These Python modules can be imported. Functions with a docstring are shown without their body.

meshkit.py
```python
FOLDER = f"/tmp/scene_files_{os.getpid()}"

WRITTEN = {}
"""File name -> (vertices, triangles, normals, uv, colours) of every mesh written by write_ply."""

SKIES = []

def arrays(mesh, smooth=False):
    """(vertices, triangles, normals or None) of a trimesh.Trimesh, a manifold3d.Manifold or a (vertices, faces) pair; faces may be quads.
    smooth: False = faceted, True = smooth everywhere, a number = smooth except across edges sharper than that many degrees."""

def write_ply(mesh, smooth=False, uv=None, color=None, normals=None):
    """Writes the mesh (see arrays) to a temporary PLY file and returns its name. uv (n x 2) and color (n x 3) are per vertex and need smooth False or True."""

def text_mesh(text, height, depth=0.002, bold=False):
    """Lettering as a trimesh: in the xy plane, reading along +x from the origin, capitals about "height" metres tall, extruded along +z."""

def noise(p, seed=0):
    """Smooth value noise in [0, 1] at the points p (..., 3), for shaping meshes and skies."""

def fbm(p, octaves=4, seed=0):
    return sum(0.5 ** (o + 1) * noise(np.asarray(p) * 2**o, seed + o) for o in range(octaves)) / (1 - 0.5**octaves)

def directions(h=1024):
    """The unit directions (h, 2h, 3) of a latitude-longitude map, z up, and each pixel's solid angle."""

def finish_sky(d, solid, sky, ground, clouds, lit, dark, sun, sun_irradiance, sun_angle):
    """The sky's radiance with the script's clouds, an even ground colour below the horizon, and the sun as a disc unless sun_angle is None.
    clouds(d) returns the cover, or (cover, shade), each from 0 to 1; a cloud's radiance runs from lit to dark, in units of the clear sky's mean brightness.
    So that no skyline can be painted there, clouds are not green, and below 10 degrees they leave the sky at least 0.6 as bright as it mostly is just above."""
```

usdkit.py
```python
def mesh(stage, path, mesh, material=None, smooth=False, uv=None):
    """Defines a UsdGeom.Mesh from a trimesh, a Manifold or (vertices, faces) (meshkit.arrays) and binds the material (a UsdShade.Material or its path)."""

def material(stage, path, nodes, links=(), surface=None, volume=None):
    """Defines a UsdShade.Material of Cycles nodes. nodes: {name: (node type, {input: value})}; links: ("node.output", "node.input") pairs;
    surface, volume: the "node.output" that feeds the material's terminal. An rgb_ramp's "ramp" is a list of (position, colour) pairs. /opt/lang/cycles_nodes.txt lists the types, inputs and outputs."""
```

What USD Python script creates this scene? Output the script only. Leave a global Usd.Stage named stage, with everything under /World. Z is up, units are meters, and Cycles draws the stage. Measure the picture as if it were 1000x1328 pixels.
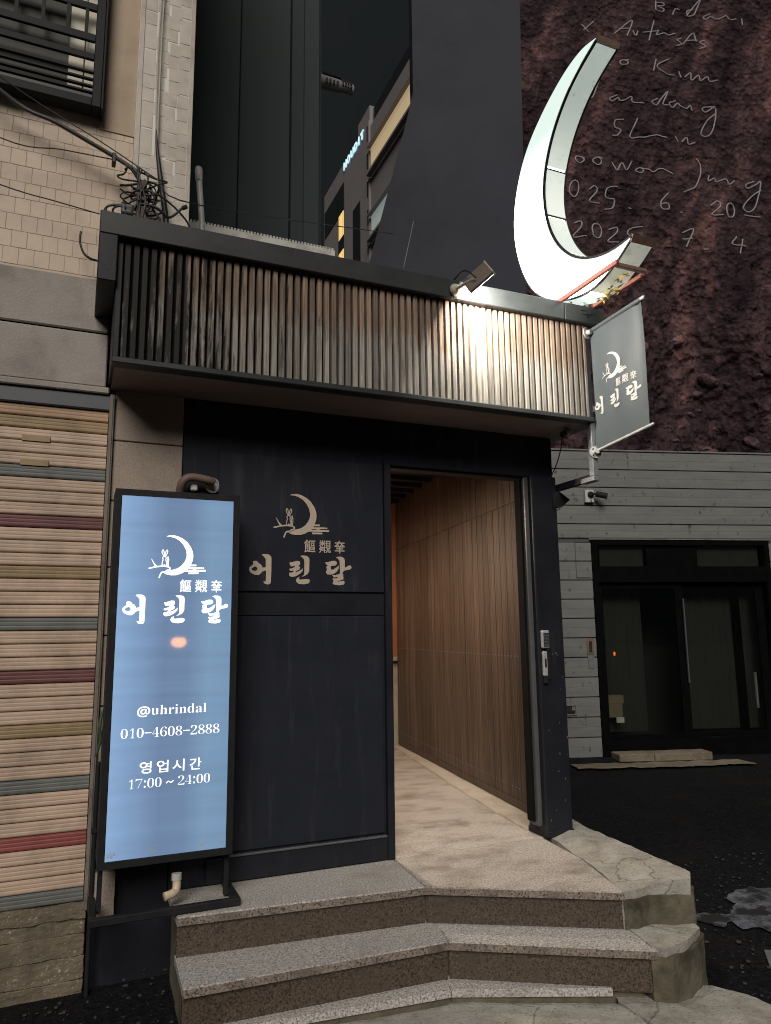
import math, glob, random
import numpy as np, trimesh, usdkit, meshkit
from pxr import Usd, UsdGeom, UsdLux, UsdShade, Gf, Sdf
from shapely.geometry import Polygon, LineString, MultiPolygon, box as sbox, Point
from shapely.ops import unary_union

stage = Usd.Stage.CreateInMemory()
UsdGeom.SetStageUpAxis(stage, 'Z'); UsdGeom.SetStageMetersPerUnit(stage, 1.0)
world = UsdGeom.Xform.Define(stage, '/World')
stage.SetDefaultPrim(world.GetPrim())
UsdGeom.Scope.Define(stage, '/World/Looks')
rng = random.Random(7)

# ---------------------------------------------------------------- camera, sky, light, exposure
# x runs along the shop front, y into the building, z up; z = 0 is the granite floor of the entrance, the street lies 0.4 m lower
EYE = (0.0, -3.672, 1.16)
RIGHT = Gf.Vec3d(0.92094498, -0.38952667, -0.01137182)
UP = Gf.Vec3d(-0.05320534, -0.15459276, 0.98654461)
FWD = Gf.Vec3d(0.38604344, 0.90794826, 0.16309633)
cam = UsdGeom.Camera.Define(stage, '/World/camera')
cam.AddTransformOp().Set(Gf.Matrix4d(*RIGHT, 0, *UP, 0, *(-FWD), 0, *EYE, 1))
cam.CreateHorizontalApertureAttr(36.0); cam.CreateVerticalApertureAttr(36.0 * 1328 / 1000)
cam.CreateFocalLengthAttr(36.0 * 0.940)
cam.CreateClippingRangeAttr((0.05, 1000.0))
cam.CreateExposureAttr(0.0)

SUN_DIR = np.array([-0.42, -1.0, 0.78]); SUN_DIR /= np.linalg.norm(SUN_DIR)      # towards the glow of the street behind the camera
SUN_EL, SUN_ROT = math.asin(SUN_DIR[2]), math.atan2(SUN_DIR[0], SUN_DIR[1])
dome = UsdLux.DomeLight.Define(stage, '/World/sky')
sky_mat = usdkit.material(stage, '/World/Looks/night_sky', {
    'sky': ('sky_texture', {'sky_type': 'single_scattering', 'sun_disc': False, 'sun_elevation': SUN_EL, 'sun_rotation': SUN_ROT}),
    'dim': ('mix', {'mix_type': 'multiply', 'fac': 1.0, 'color2': (0.0012, 0.0012, 0.0012)}),
    'n': ('noise_texture', {'scale': 3.0, 'detail': 4.0}), 'tc': ('texture_coordinate', {}),
    'cloud': ('rgb_ramp', {'ramp': [(0.3, (0.10, 0.115, 0.118)), (0.7, (0.125, 0.145, 0.145))]}),
    'sum': ('mix', {'mix_type': 'add', 'fac': 1.0}),
    'bg': ('background_shader', {'strength': 0.1})},
    [('tc.generated', 'n.vector'), ('n.fac', 'cloud.fac'), ('sky.color', 'dim.color1'), ('dim.color', 'sum.color1'), ('cloud.color', 'sum.color2'), ('sum.color', 'bg.color')],
    surface='bg.background')
UsdShade.MaterialBindingAPI.Apply(dome.GetPrim()).Bind(sky_mat)
dome.GetPrim().SetCustomDataByKey('kind', 'structure')

sun = UsdLux.DistantLight.Define(stage, '/World/street_glow')
sun.CreateIntensityAttr(0.54); sun.CreateAngleAttr(30.0); sun.CreateNormalizeAttr(True)
sun.CreateColorAttr(Gf.Vec3f(1.0, 0.925, 0.84))
FLOOD_POWER, LAMP_POWER = 9.0, 18.0
zz = Gf.Vec3d(*SUN_DIR); xx_ = Gf.Cross(Gf.Vec3d(0, 0, 1), zz).GetNormalized(); yy_ = Gf.Cross(zz, xx_)
sun.AddTransformOp().Set(Gf.Matrix4d(*xx_, 0, *yy_, 0, *zz, 0, 0, 0, 8, 1))

# ---------------------------------------------------------------- helpers
used = {}
def numbered(parent, name):
    k = (parent, name); n = used.get(k, -1) + 1; used[k] = n
    return f'{parent}/{name}' if n == 0 else f'{parent}/{name}_{n:03d}'

def tag(prim, label=None, cat=None, group=None, kind=None):
    for k, v in (('label', label), ('category', cat), ('group', group), ('kind', kind)):
        if v: prim.SetCustomDataByKey(k, v)
    return prim

BASE = {}
def thing(name, label, cat, base=(0, 0, 0), group=None):
    x = UsdGeom.Xform.Define(stage, numbered('/World', name)); x.AddTranslateOp().Set(Gf.Vec3d(*map(float, base)))
    BASE[str(x.GetPath())] = np.array(base, float)
    return tag(x.GetPrim(), label, cat, group)

def part(parent, name, mesh, mat, label=None, smooth=False, kind=None):
    """One mesh below a thing or a part; the mesh is given in world coordinates."""
    pp = str(parent.GetPath()); base = BASE.get(pp, np.zeros(3))
    v, f, n = meshkit.arrays(mesh, smooth)
    path = numbered(pp, name)
    m = usdkit.mesh(stage, path, (v - base, f) if not smooth else trimesh.Trimesh(v - base, f, process=False), mat, smooth=True if smooth else False)
    BASE[path] = base
    return tag(m.GetPrim(), label, kind=kind)

def solo(name, mesh, mat, label, cat, group=None, smooth=False):
    v, f, n = meshkit.arrays(mesh, smooth)
    m = usdkit.mesh(stage, numbered('/World', name), (v, f), mat, smooth=True if smooth else False)
    return tag(m.GetPrim(), label, cat, group)

def struct(name, mesh, mat, kind='structure', smooth=False, label=None, cat=None):
    v, f, n = meshkit.arrays(mesh, smooth)
    path = numbered('/World', name)
    m = usdkit.mesh(stage, path, (v, f), mat, smooth=True if smooth else False)
    BASE[path] = np.zeros(3)
    return tag(m.GetPrim(), label, cat, kind=kind)

BOXF = None
def bx(x0, x1, y0, y1, z0, z1, b=0.0):
    """A box, its edges chamfered by b."""
    if b <= 0:
        m = trimesh.creation.box([x1 - x0, y1 - y0, z1 - z0]); m.apply_translation([(x0 + x1) / 2, (y0 + y1) / 2, (z0 + z1) / 2]); return m
    global BOXF
    if BOXF is None:
        p = np.array([[(1 - .2 * (k != 0)) * i, (1 - .2 * (k != 1)) * j, (1 - .2 * (k != 2)) * l] for i in (-1, 1) for j in (-1, 1) for l in (-1, 1) for k in range(3)])
        h = trimesh.convex.convex_hull(p); BOXF = (np.sign(h.vertices), np.abs(h.vertices) < .9, h.faces)
    s, inset, f = BOXF
    half = np.array([x1 - x0, y1 - y0, z1 - z0]) / 2; b = min(b, half.min() * .45)
    return trimesh.Trimesh(np.array([(x0 + x1) / 2, (y0 + y1) / 2, (z0 + z1) / 2]) + s * (half - b * inset), f, process=False)

def cat(*ms): return trimesh.util.concatenate([m for m in ms if m is not None])

def frame(origin, u, v, w):
    T = np.eye(4); T[:3, 0], T[:3, 1], T[:3, 2], T[:3, 3] = u, v, w, origin; return T
def front(y=0.0): return frame((0, y, 0), (1, 0, 0), (0, 0, 1), (0, -1, 0))      # drawing plane facing the street
WA = math.radians(15.5)
WE, WN = np.array([math.cos(WA), -math.sin(WA), 0]), np.array([-math.sin(WA), -math.cos(WA), 0])   # the side alley's walls stand 15.5 degrees askew
def alley(off=0.0): return frame(WN * (-4.352 - off), WE, (0, 0, 1), WN)

def polys(g): return [p for p in getattr(g, 'geoms', [g]) if isinstance(p, Polygon) and p.area > 1e-9]
def slab(shape, depth, T, w0=0.0):
    """A drawn outline, depth thick, laid into the plane T."""
    out = []
    for p in polys(shape):
        m = trimesh.creation.extrude_polygon(p, depth, engine='earcut'); m.apply_translation([0, 0, w0]); m.apply_transform(T); out.append(m)
    return cat(*out)
def abox(e0, e1, z0, z1, w0, w1, b=0.0, off=0.0):
    m = bx(e0, e1, z0, z1, w0, w1, b); m.apply_transform(alley(off)); return m

def spline(p, n=6):
    p = np.array(p, float)
    if len(p) < 3: return p
    q = np.vstack([2 * p[0] - p[1], p, 2 * p[-1] - p[-2]]); out = []
    for i in range(1, len(q) - 2):
        for t in np.linspace(0, 1, n, endpoint=False):
            a, b, c, d = q[i - 1:i + 3]
            out.append(.5 * (2 * b + (c - a) * t + (2 * a - 5 * b + 4 * c - d) * t * t + (3 * b - a - 3 * c + d) * t ** 3))
    return np.vstack(out + [p[-1:]])
def tube(p, r, sides=8, smooth=True, n=6):
    p = spline(p, n) if smooth else np.array(p, float)
    r = np.broadcast_to(np.asarray(r, float), len(p)) if np.ndim(r) == 0 else np.interp(np.linspace(0, 1, len(p)), np.linspace(0, 1, len(r)), r)
    t = np.gradient(p, axis=0); t /= np.linalg.norm(t, axis=1, keepdims=True) + 1e-12
    ref = np.array([0.31, 0.2, 0.93]) if abs(t[0] @ [0.31, 0.2, 0.93]) < .9 else np.array([1.0, 0, 0])
    V = []
    for i in range(len(p)):
        a = np.cross(t[i], ref); a /= np.linalg.norm(a); b = np.cross(t[i], a); ref = np.cross(a, t[i])
        for k in range(sides):
            th = 2 * math.pi * k / sides; V.append(p[i] + r[i] * (math.cos(th) * a + math.sin(th) * b))
    F = []
    for i in range(len(p) - 1):
        for k in range(sides):
            a, b = i * sides + k, i * sides + (k + 1) % sides
            F += [[a, b, b + sides], [a, b + sides, a + sides]]
    V += [p[0], p[-1]]; n0, n1 = len(V) - 2, len(V) - 1; L = (len(p) - 1) * sides
    for k in range(sides):
        F += [[n0, (k + 1) % sides, k], [n1, L + k, L + (k + 1) % sides]]
    m = trimesh.Trimesh(V, F, process=False)
    return m
def cyl(a, b, r, sides=16): return tube([a, b], r, sides, smooth=False)
def disc_stack(c, axis, prof, sides=20):
    """A lathe: prof is a list of (distance along the axis, radius)."""
    axis = np.array(axis, float) / np.linalg.norm(axis); pts = [np.array(c, float) + axis * d for d, _ in prof]
    a = np.cross(axis, [0.3, 0.5, 0.81]); a /= np.linalg.norm(a); b = np.cross(axis, a); V, F = [], []
    for p, (d, r) in zip(pts, prof):
        V += [p + r * (math.cos(2 * math.pi * k / sides) * a + math.sin(2 * math.pi * k / sides) * b) for k in range(sides)]
    for i in range(len(prof) - 1):
        for k in range(sides):
            p, q = i * sides + k, i * sides + (k + 1) % sides; F += [[p, q, q + sides], [p, q + sides, p + sides]]
    V += [pts[0], pts[-1]]; L = (len(prof) - 1) * sides
    for k in range(sides): F += [[len(V) - 2, (k + 1) % sides, k], [len(V) - 1, L + k, L + (k + 1) % sides]]
    return trimesh.Trimesh(V, F, process=False)
def prism(poly, z0, z1):
    m = trimesh.creation.extrude_polygon(Polygon(poly) if not isinstance(poly, Polygon) else poly, z1 - z0, engine='earcut'); m.apply_translation([0, 0, z0]); return m
def rough(m, edge, amp, freq, seed=0):
    """Subdivides a solid and roughens its surface with noise."""
    v, f = trimesh.remesh.subdivide_to_size(m.vertices, m.faces, edge, max_iter=12)
    m = trimesh.Trimesh(v, f, process=True); m.merge_vertices()
    d = np.stack([meshkit.fbm(m.vertices * freq + 31.7 * k + 9, 3, seed + k) - .5 for k in range(3)], 1)
    d2 = np.stack([meshkit.fbm(m.vertices * freq * 5 + 11.3 * k + 5, 3, seed + 7 + k) - .5 for k in range(3)], 1)
    m.vertices = m.vertices + d * amp * 2 + d2 * min(amp * .9, .006)
    return m

FONTS = {}
def lettering(text, font, grow=0.0):
    """The outline of a line of text in the unit box (x and y from 0 to 1)."""
    from PIL import Image, ImageDraw, ImageFont
    from shapely import affinity, box, union_all
    if font not in FONTS: FONTS[font] = ImageFont.truetype(glob.glob('/opt/blender-*/*/datafiles/fonts/' + font + '.woff2')[0], 110)
    f = FONTS[font]; x0, y0, x1, y1 = f.getbbox(text, anchor='ls')
    im = Image.new('L', (x1 - x0 + 8, y1 - y0 + 8)); ImageDraw.Draw(im).text((4 - x0, 4 - y0), text, 255, font=f, anchor='ls')
    on = np.pad(np.asarray(im) > 127, ((0, 0), (1, 1))).astype(np.int8)
    rows, starts = np.nonzero(np.diff(on, axis=1) == 1); ends = np.nonzero(np.diff(on, axis=1) == -1)[1]
    g = union_all(box(starts, -rows - 1, ends, -rows)).buffer(0.7).buffer(-0.7 + grow).simplify(0.6)
    a, b, c, d = g.bounds
    return affinity.affine_transform(g, [1 / (c - a), 0, 0, 1 / (d - b), -a / (c - a), -b / (d - b)])
def fit(shape, x0, y0, x1, y1):
    from shapely import affinity
    return affinity.affine_transform(shape, [x1 - x0, 0, 0, y1 - y0, x0, y0])

# ---------------------------------------------------------------- materials
def M(name, c1, c2=None, scale=8.0, stretch=(1, 1, 1), detail=5.0, rough=0.6, spec=0.5, metal=0.0, bump=0.0, bump_scale=60.0, bump_dist=0.004, vary=0.0,
      dirt=None, dirt_scale=1.5, dirt_at=(0.5, 0.75), dirt_stretch=(1, 1, 1), speck=None, speck_scale=200.0, speck_at=(0.55, 0.62), rough_var=0.12):
    """Base colour from c1 to c2 by noise, dirt in larger patches, fine specks, a per-piece difference in tone, fine relief."""
    c2 = c2 or tuple(x * 0.8 for x in c1)
    n = {'g': ('geometry', {}), 'm': ('mapping', {'scale': tuple(stretch)}), 'n': ('noise_texture', {'scale': scale, 'detail': detail, 'roughness': 0.6}),
         'r': ('rgb_ramp', {'ramp': [(0.32, c1), (0.68, c2)]}), 'p': ('principled_bsdf', {'metallic': metal, 'specular_ior_level': spec})}
    l = [('g.position', 'm.vector'), ('m.vector', 'n.vector'), ('n.fac', 'r.fac')]
    c = 'r.color'
    if speck:
        n |= {'sn': ('noise_texture', {'scale': speck_scale, 'detail': 2.0}), 'sr': ('map_range', {'from_min': speck_at[0], 'from_max': speck_at[1], 'clamp': True}), 'sm': ('mix', {'mix_type': 'mix', 'color2': speck})}
        l += [('g.position', 'sn.vector'), ('sn.fac', 'sr.value'), ('sr.result', 'sm.fac'), (c, 'sm.color1')]; c = 'sm.color'
    if dirt:
        n |= {'dmap': ('mapping', {'scale': tuple(dirt_stretch)}), 'dn': ('noise_texture', {'scale': dirt_scale, 'detail': 6.0, 'roughness': 0.65}), 'dr': ('map_range', {'from_min': dirt_at[0], 'from_max': dirt_at[1], 'clamp': True}), 'dm': ('mix', {'mix_type': 'mix', 'color2': dirt})}
        l += [('g.position', 'dmap.vector'), ('dmap.vector', 'dn.vector'), ('dn.fac', 'dr.value'), ('dr.result', 'dm.fac'), (c, 'dm.color1')]; c = 'dm.color'
    if vary:
        n |= {'oi': ('object_info', {}), 'vr': ('map_range', {'to_min': 1 - vary, 'to_max': 1 + vary}), 'hv': ('hsv', {})}
        l += [('oi.random', 'vr.value'), ('vr.result', 'hv.value'), (c, 'hv.color')]; c = 'hv.color'
    n |= {'rr': ('map_range', {'to_min': max(0.02, rough - rough_var), 'to_max': min(1, rough + rough_var)})}
    l += [('n.fac', 'rr.value'), ('rr.result', 'p.roughness'), (c, 'p.base_color')]
    if bump:
        n |= {'bn': ('noise_texture', {'scale': bump_scale, 'detail': 4.0}), 'b': ('bump', {'strength': bump, 'distance': bump_dist})}
        l += [('m.vector', 'bn.vector'), ('bn.fac', 'b.height'), ('b.normal', 'p.normal')]
    return usdkit.material(stage, '/World/Looks/' + name, n, l, surface='p.BSDF')
def glow(name, color, strength=1.0):
    return usdkit.material(stage, '/World/Looks/' + name, {'p': ('principled_bsdf', {'base_color': tuple(min(.8, c) for c in color), 'roughness': 0.3, 'emission_color': color, 'emission_strength': strength})}, surface='p.BSDF')

black_paint = M('black_paint', (0.011, 0.0125, 0.018), (0.015, 0.017, 0.024), scale=5, rough=0.5, spec=0.3, bump=0.12, bump_scale=70, dirt=(0.035, 0.036, 0.04), dirt_scale=3, dirt_at=(0.55, 0.9), dirt_stretch=(3, 3, 0.6))
navy_panel = M('navy_panel', (0.0145, 0.0175, 0.027), (0.019, 0.022, 0.033), scale=4, rough=0.55, spec=0.22, bump=0.06, bump_scale=90, dirt=(0.050, 0.052, 0.056), dirt_scale=4, dirt_at=(0.54, 0.86), dirt_stretch=(4, 4, 0.45))
black_metal = M('black_metal', (0.014, 0.015, 0.017), (0.021, 0.022, 0.024), scale=12, rough=0.6, spec=0.2, bump=0.1, bump_scale=40, dirt=(0.04, 0.04, 0.04), dirt_scale=9, dirt_at=(0.6, 0.85))
beam_metal = M('beam_metal', (0.030, 0.034, 0.036), (0.040, 0.044, 0.046), scale=6, rough=0.45, spec=0.35, bump=0.06, bump_scale=30, dirt=(0.02, 0.02, 0.02), dirt_scale=2.5, dirt_at=(0.5, 0.8), dirt_stretch=(1, 1, 2.5))
charred_gap = M('charred_gap', (0.005, 0.005, 0.005), (0.008, 0.008, 0.008), rough=0.9, spec=0.1)  # near-black backing behind slats and planks and in the joints
soffit_board = M('soffit_board', (0.22, 0.165, 0.155), (0.26, 0.20, 0.185), scale=5, stretch=(1, 5, 1), rough=0.6, bump=0.1)
grey_trim = M('grey_trim', (0.075, 0.08, 0.085), (0.10, 0.10, 0.105), rough=0.4)
steel = M('steel', (0.42, 0.43, 0.44), (0.5, 0.5, 0.5), scale=20, rough=0.3, metal=0.25, dirt=(0.15, 0.1, 0.07), dirt_scale=30, dirt_at=(0.55, 0.8))
galv = M('galvanised_tube', (0.22, 0.24, 0.26), (0.28, 0.3, 0.32), scale=25, rough=0.4, metal=0.5)
red_steel = M('red_steel', (0.22, 0.075, 0.06), (0.3, 0.11, 0.09), scale=20, rough=0.45, dirt=(0.08, 0.04, 0.03), dirt_scale=20, dirt_at=(0.5, 0.8))
brown_steel = M('brown_steel', (0.16, 0.10, 0.08), (0.24, 0.16, 0.13), scale=30, rough=0.5)
rubber = M('rubber', (0.014, 0.014, 0.015), (0.022, 0.022, 0.023), scale=30, rough=0.5)
grey_cable = M('pale_cable', (0.4, 0.38, 0.34), (0.46, 0.44, 0.4), rough=0.5)
dusty_cable = M('dusty_cable', (0.05, 0.055, 0.06), (0.08, 0.085, 0.09), scale=30, rough=0.45)
pvc = M('pvc', (0.62, 0.5, 0.36), (0.68, 0.56, 0.42), scale=15, rough=0.35, dirt=(0.3, 0.22, 0.15), dirt_scale=20, dirt_at=(0.55, 0.8))
white_plastic = M('white_plastic', (0.5, 0.5, 0.48), (0.56, 0.56, 0.53), scale=20, rough=0.4)
pale_pipe = M('pale_pipe', (0.32, 0.32, 0.33), (0.4, 0.4, 0.41), scale=12, rough=0.4, dirt=(0.2, 0.2, 0.19), dirt_scale=9, dirt_at=(0.5, 0.75))
wall_tile = M('wall_tile', (0.56, 0.445, 0.345), (0.62, 0.50, 0.395), scale=9, rough=0.5, vary=0.03, bump=0.15, bump_scale=45, dirt=(0.36, 0.28, 0.2), dirt_scale=2.2, dirt_at=(0.5, 0.8))
tile_grout = M('tile_grout', (0.55, 0.445, 0.35), (0.60, 0.485, 0.385), scale=9, rough=0.75, bump=0.2)
ochre_render = M('ochre_render', (0.47, 0.37, 0.27), (0.53, 0.43, 0.325), scale=5, rough=0.8, bump=0.25, bump_scale=80, dirt=(0.33, 0.25, 0.17), dirt_scale=2.5, dirt_at=(0.48, 0.75))
glazed_tile = M('glazed_tile', (0.50, 0.455, 0.395), (0.57, 0.525, 0.46), scale=14, rough=0.3, vary=0.03, dirt=(0.33, 0.28, 0.22), dirt_scale=5, dirt_at=(0.5, 0.8))
glazed_grout = M('glazed_grout', (0.72, 0.69, 0.63), (0.80, 0.77, 0.71), rough=0.6)
concrete_panel = M('concrete_panel', (0.31, 0.285, 0.26), (0.385, 0.355, 0.325), scale=3.5, rough=0.85, bump=0.5, bump_scale=120, speck=(0.42, 0.38, 0.34), speck_scale=160, speck_at=(0.6, 0.68), dirt=(0.15, 0.14, 0.13), dirt_scale=2.5, dirt_at=(0.5, 0.8))
stone_panel = M('stone_panel', (0.33, 0.27, 0.225), (0.42, 0.35, 0.29), scale=3, rough=0.7, bump=0.25, bump_scale=120, speck=(0.2, 0.15, 0.12), speck_scale=180, speck_at=(0.56, 0.64), dirt=(0.2, 0.16, 0.13), dirt_scale=3, dirt_at=(0.5, 0.8))
old_concrete = M('old_concrete', (0.15, 0.125, 0.088), (0.215, 0.18, 0.13), scale=6, rough=0.9, bump=0.8, bump_scale=50, bump_dist=0.008, speck=(0.4, 0.36, 0.28), speck_scale=90, speck_at=(0.62, 0.7), dirt=(0.10, 0.085, 0.06), dirt_scale=4, dirt_at=(0.48, 0.7))
def slat_paint(name, c, d, **k):
    return M(name, c, d, scale=7, stretch=(1, 8, 8), rough=0.5, vary=0.09, bump=0.1, bump_scale=60, dirt=tuple(x * .5 for x in c), dirt_scale=3.0, dirt_at=(0.42, 0.80), dirt_stretch=(1.3, 1, 1.1), speck=tuple(x * .45 for x in c), speck_scale=130, speck_at=(0.68, 0.76), **k)
shutter_paint = {'beige': slat_paint('beige_slat', (0.53, 0.395, 0.295), (0.62, 0.47, 0.36)), 'slate': slat_paint('slate_slat', (0.14, 0.15, 0.145), (0.18, 0.185, 0.175)),
    'maroon': slat_paint('maroon_slat', (0.15, 0.055, 0.06), (0.19, 0.075, 0.075)), 'olive': slat_paint('olive_slat', (0.30, 0.215, 0.115), (0.36, 0.26, 0.145)),
    'brown': slat_paint('brown_slat', (0.42, 0.27, 0.16), (0.48, 0.32, 0.2)), 'red': slat_paint('red_slat', (0.28, 0.075, 0.07), (0.33, 0.1, 0.09))}
rail_blue = M('shutter_rail', (0.075, 0.085, 0.10), (0.10, 0.11, 0.125), rough=0.5)
guide_paint = M('shutter_guide', (0.17, 0.15, 0.125), (0.24, 0.21, 0.18), scale=6, stretch=(3, 3, .6), rough=0.6, dirt=(0.08, 0.065, 0.05), dirt_scale=6, dirt_at=(0.5, 0.7))
def granite(name, a, b, sp, sp2, rough, dirt=None, dscale=2.0, dat=(0.5, 0.75)):
    return M(name, a, b, scale=105, detail=3, rough=rough, bump=0.12, bump_scale=190, bump_dist=0.002, vary=0.06, speck=sp, speck_scale=120, speck_at=(0.54, 0.62), dirt=dirt or sp2, dirt_scale=dscale, dirt_at=dat, dirt_stretch=(1, 1.6, 1))
tread_granite = granite('tread_granite', (0.30, 0.285, 0.27), (0.66, 0.635, 0.61), (0.20, 0.185, 0.175), (0.26, 0.22, 0.19), 0.55, dat=(0.52, 0.85))  # raised pale: light falling on the treads is put into the colour
deck_granite = granite('deck_granite', (0.36, 0.325, 0.295), (0.72, 0.67, 0.62), (0.22, 0.19, 0.17), (0.21, 0.17, 0.14), 0.6, dscale=3.2, dat=(0.46, 0.72))  # paled the same way, with light from above in its colour
riser_granite = granite('riser_granite', (0.045, 0.034, 0.024), (0.135, 0.10, 0.072), (0.025, 0.019, 0.014), (0.07, 0.055, 0.04), 0.5, dscale=3.0, dat=(0.5, 0.75))  # red-brown stone, with the shade of upright faces put into its colour
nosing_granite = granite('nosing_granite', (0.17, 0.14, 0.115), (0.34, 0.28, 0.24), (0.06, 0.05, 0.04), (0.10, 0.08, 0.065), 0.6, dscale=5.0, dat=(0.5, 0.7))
cement = usdkit.material(stage, '/World/Looks/cement', {
    'g': ('geometry', {}), 'n': ('noise_texture', {'scale': 6.0, 'detail': 8.0, 'roughness': 0.68}), 'r': ('rgb_ramp', {'ramp': [(0.28, (0.20, 0.185, 0.16)), (0.45, (0.33, 0.315, 0.285)), (0.7, (0.46, 0.445, 0.41))]}),
    'wn': ('noise_texture', {'scale': 5.0, 'detail': 5.0}), 'wm': ('mix', {'mix_type': 'add', 'fac': 0.22}), 'v': ('voronoi_texture', {'feature': 'distance_to_edge', 'scale': 1.25}), 'cr': ('map_range', {'from_min': 0.001, 'from_max': 0.006, 'to_min': 0.35, 'clamp': True}), 'cm': ('mix', {'color1': (0.10, 0.09, 0.075)}),
    'p2': ('noise_texture', {'scale': 95.0, 'detail': 3.0}), 'pr': ('map_range', {'from_min': 0.30, 'from_max': 0.40, 'to_min': 0.45, 'to_max': 1.0, 'clamp': True}), 'hv': ('hsv', {}),
    'hs': ('math', {'math_type': 'multiply_add', 'value2': 0.6}), 'b': ('bump', {'strength': 0.9, 'distance': 0.008}), 'p': ('principled_bsdf', {'roughness': 0.92, 'specular_ior_level': 0.25})},
    [('g.position', 'n.vector'), ('n.fac', 'r.fac'), ('g.position', 'wn.vector'), ('g.position', 'wm.color1'), ('wn.color', 'wm.color2'), ('wm.color', 'v.vector'), ('v.distance', 'cr.value'), ('cr.result', 'cm.fac'), ('r.color', 'cm.color2'),
     ('g.position', 'p2.vector'), ('p2.fac', 'pr.value'), ('pr.result', 'hv.value'), ('cm.color', 'hv.color'), ('hv.color', 'p.base_color'), ('p2.fac', 'hs.value1'), ('n.fac', 'hs.value3'), ('hs.value', 'b.height'), ('b.normal', 'p.normal')], surface='p.BSDF')
mossy_cement = M('mossy_cement', (0.12, 0.105, 0.075), (0.17, 0.15, 0.105), scale=9, rough=0.95, bump=0.8, bump_scale=35, bump_dist=0.01, dirt=(0.04, 0.036, 0.026), dirt_scale=4, dirt_at=(0.42, 0.68))
curb_cement = M('curb_cement', (0.5, 0.45, 0.38), (0.6, 0.54, 0.46), scale=6, rough=0.85, bump=0.4, bump_scale=50, dirt=(0.34, 0.28, 0.22), dirt_scale=4, dirt_at=(0.5, 0.8))
asphalt = M('asphalt', (0.005, 0.005, 0.006), (0.016, 0.016, 0.018), scale=38, rough=0.95, spec=0.08, bump=0.9, bump_scale=110, bump_dist=0.008, speck=(0.055, 0.055, 0.06), speck_scale=60, speck_at=(0.66, 0.72), dirt=(0.018, 0.018, 0.018), dirt_scale=2.2, dirt_at=(0.52, 0.8))
patch_cement = M('patch_cement', (0.075, 0.082, 0.10), (0.16, 0.17, 0.20), scale=30, rough=0.9, bump=0.7, bump_scale=70, dirt=(0.012, 0.012, 0.014), dirt_scale=9, dirt_at=(0.44, 0.58))
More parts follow.
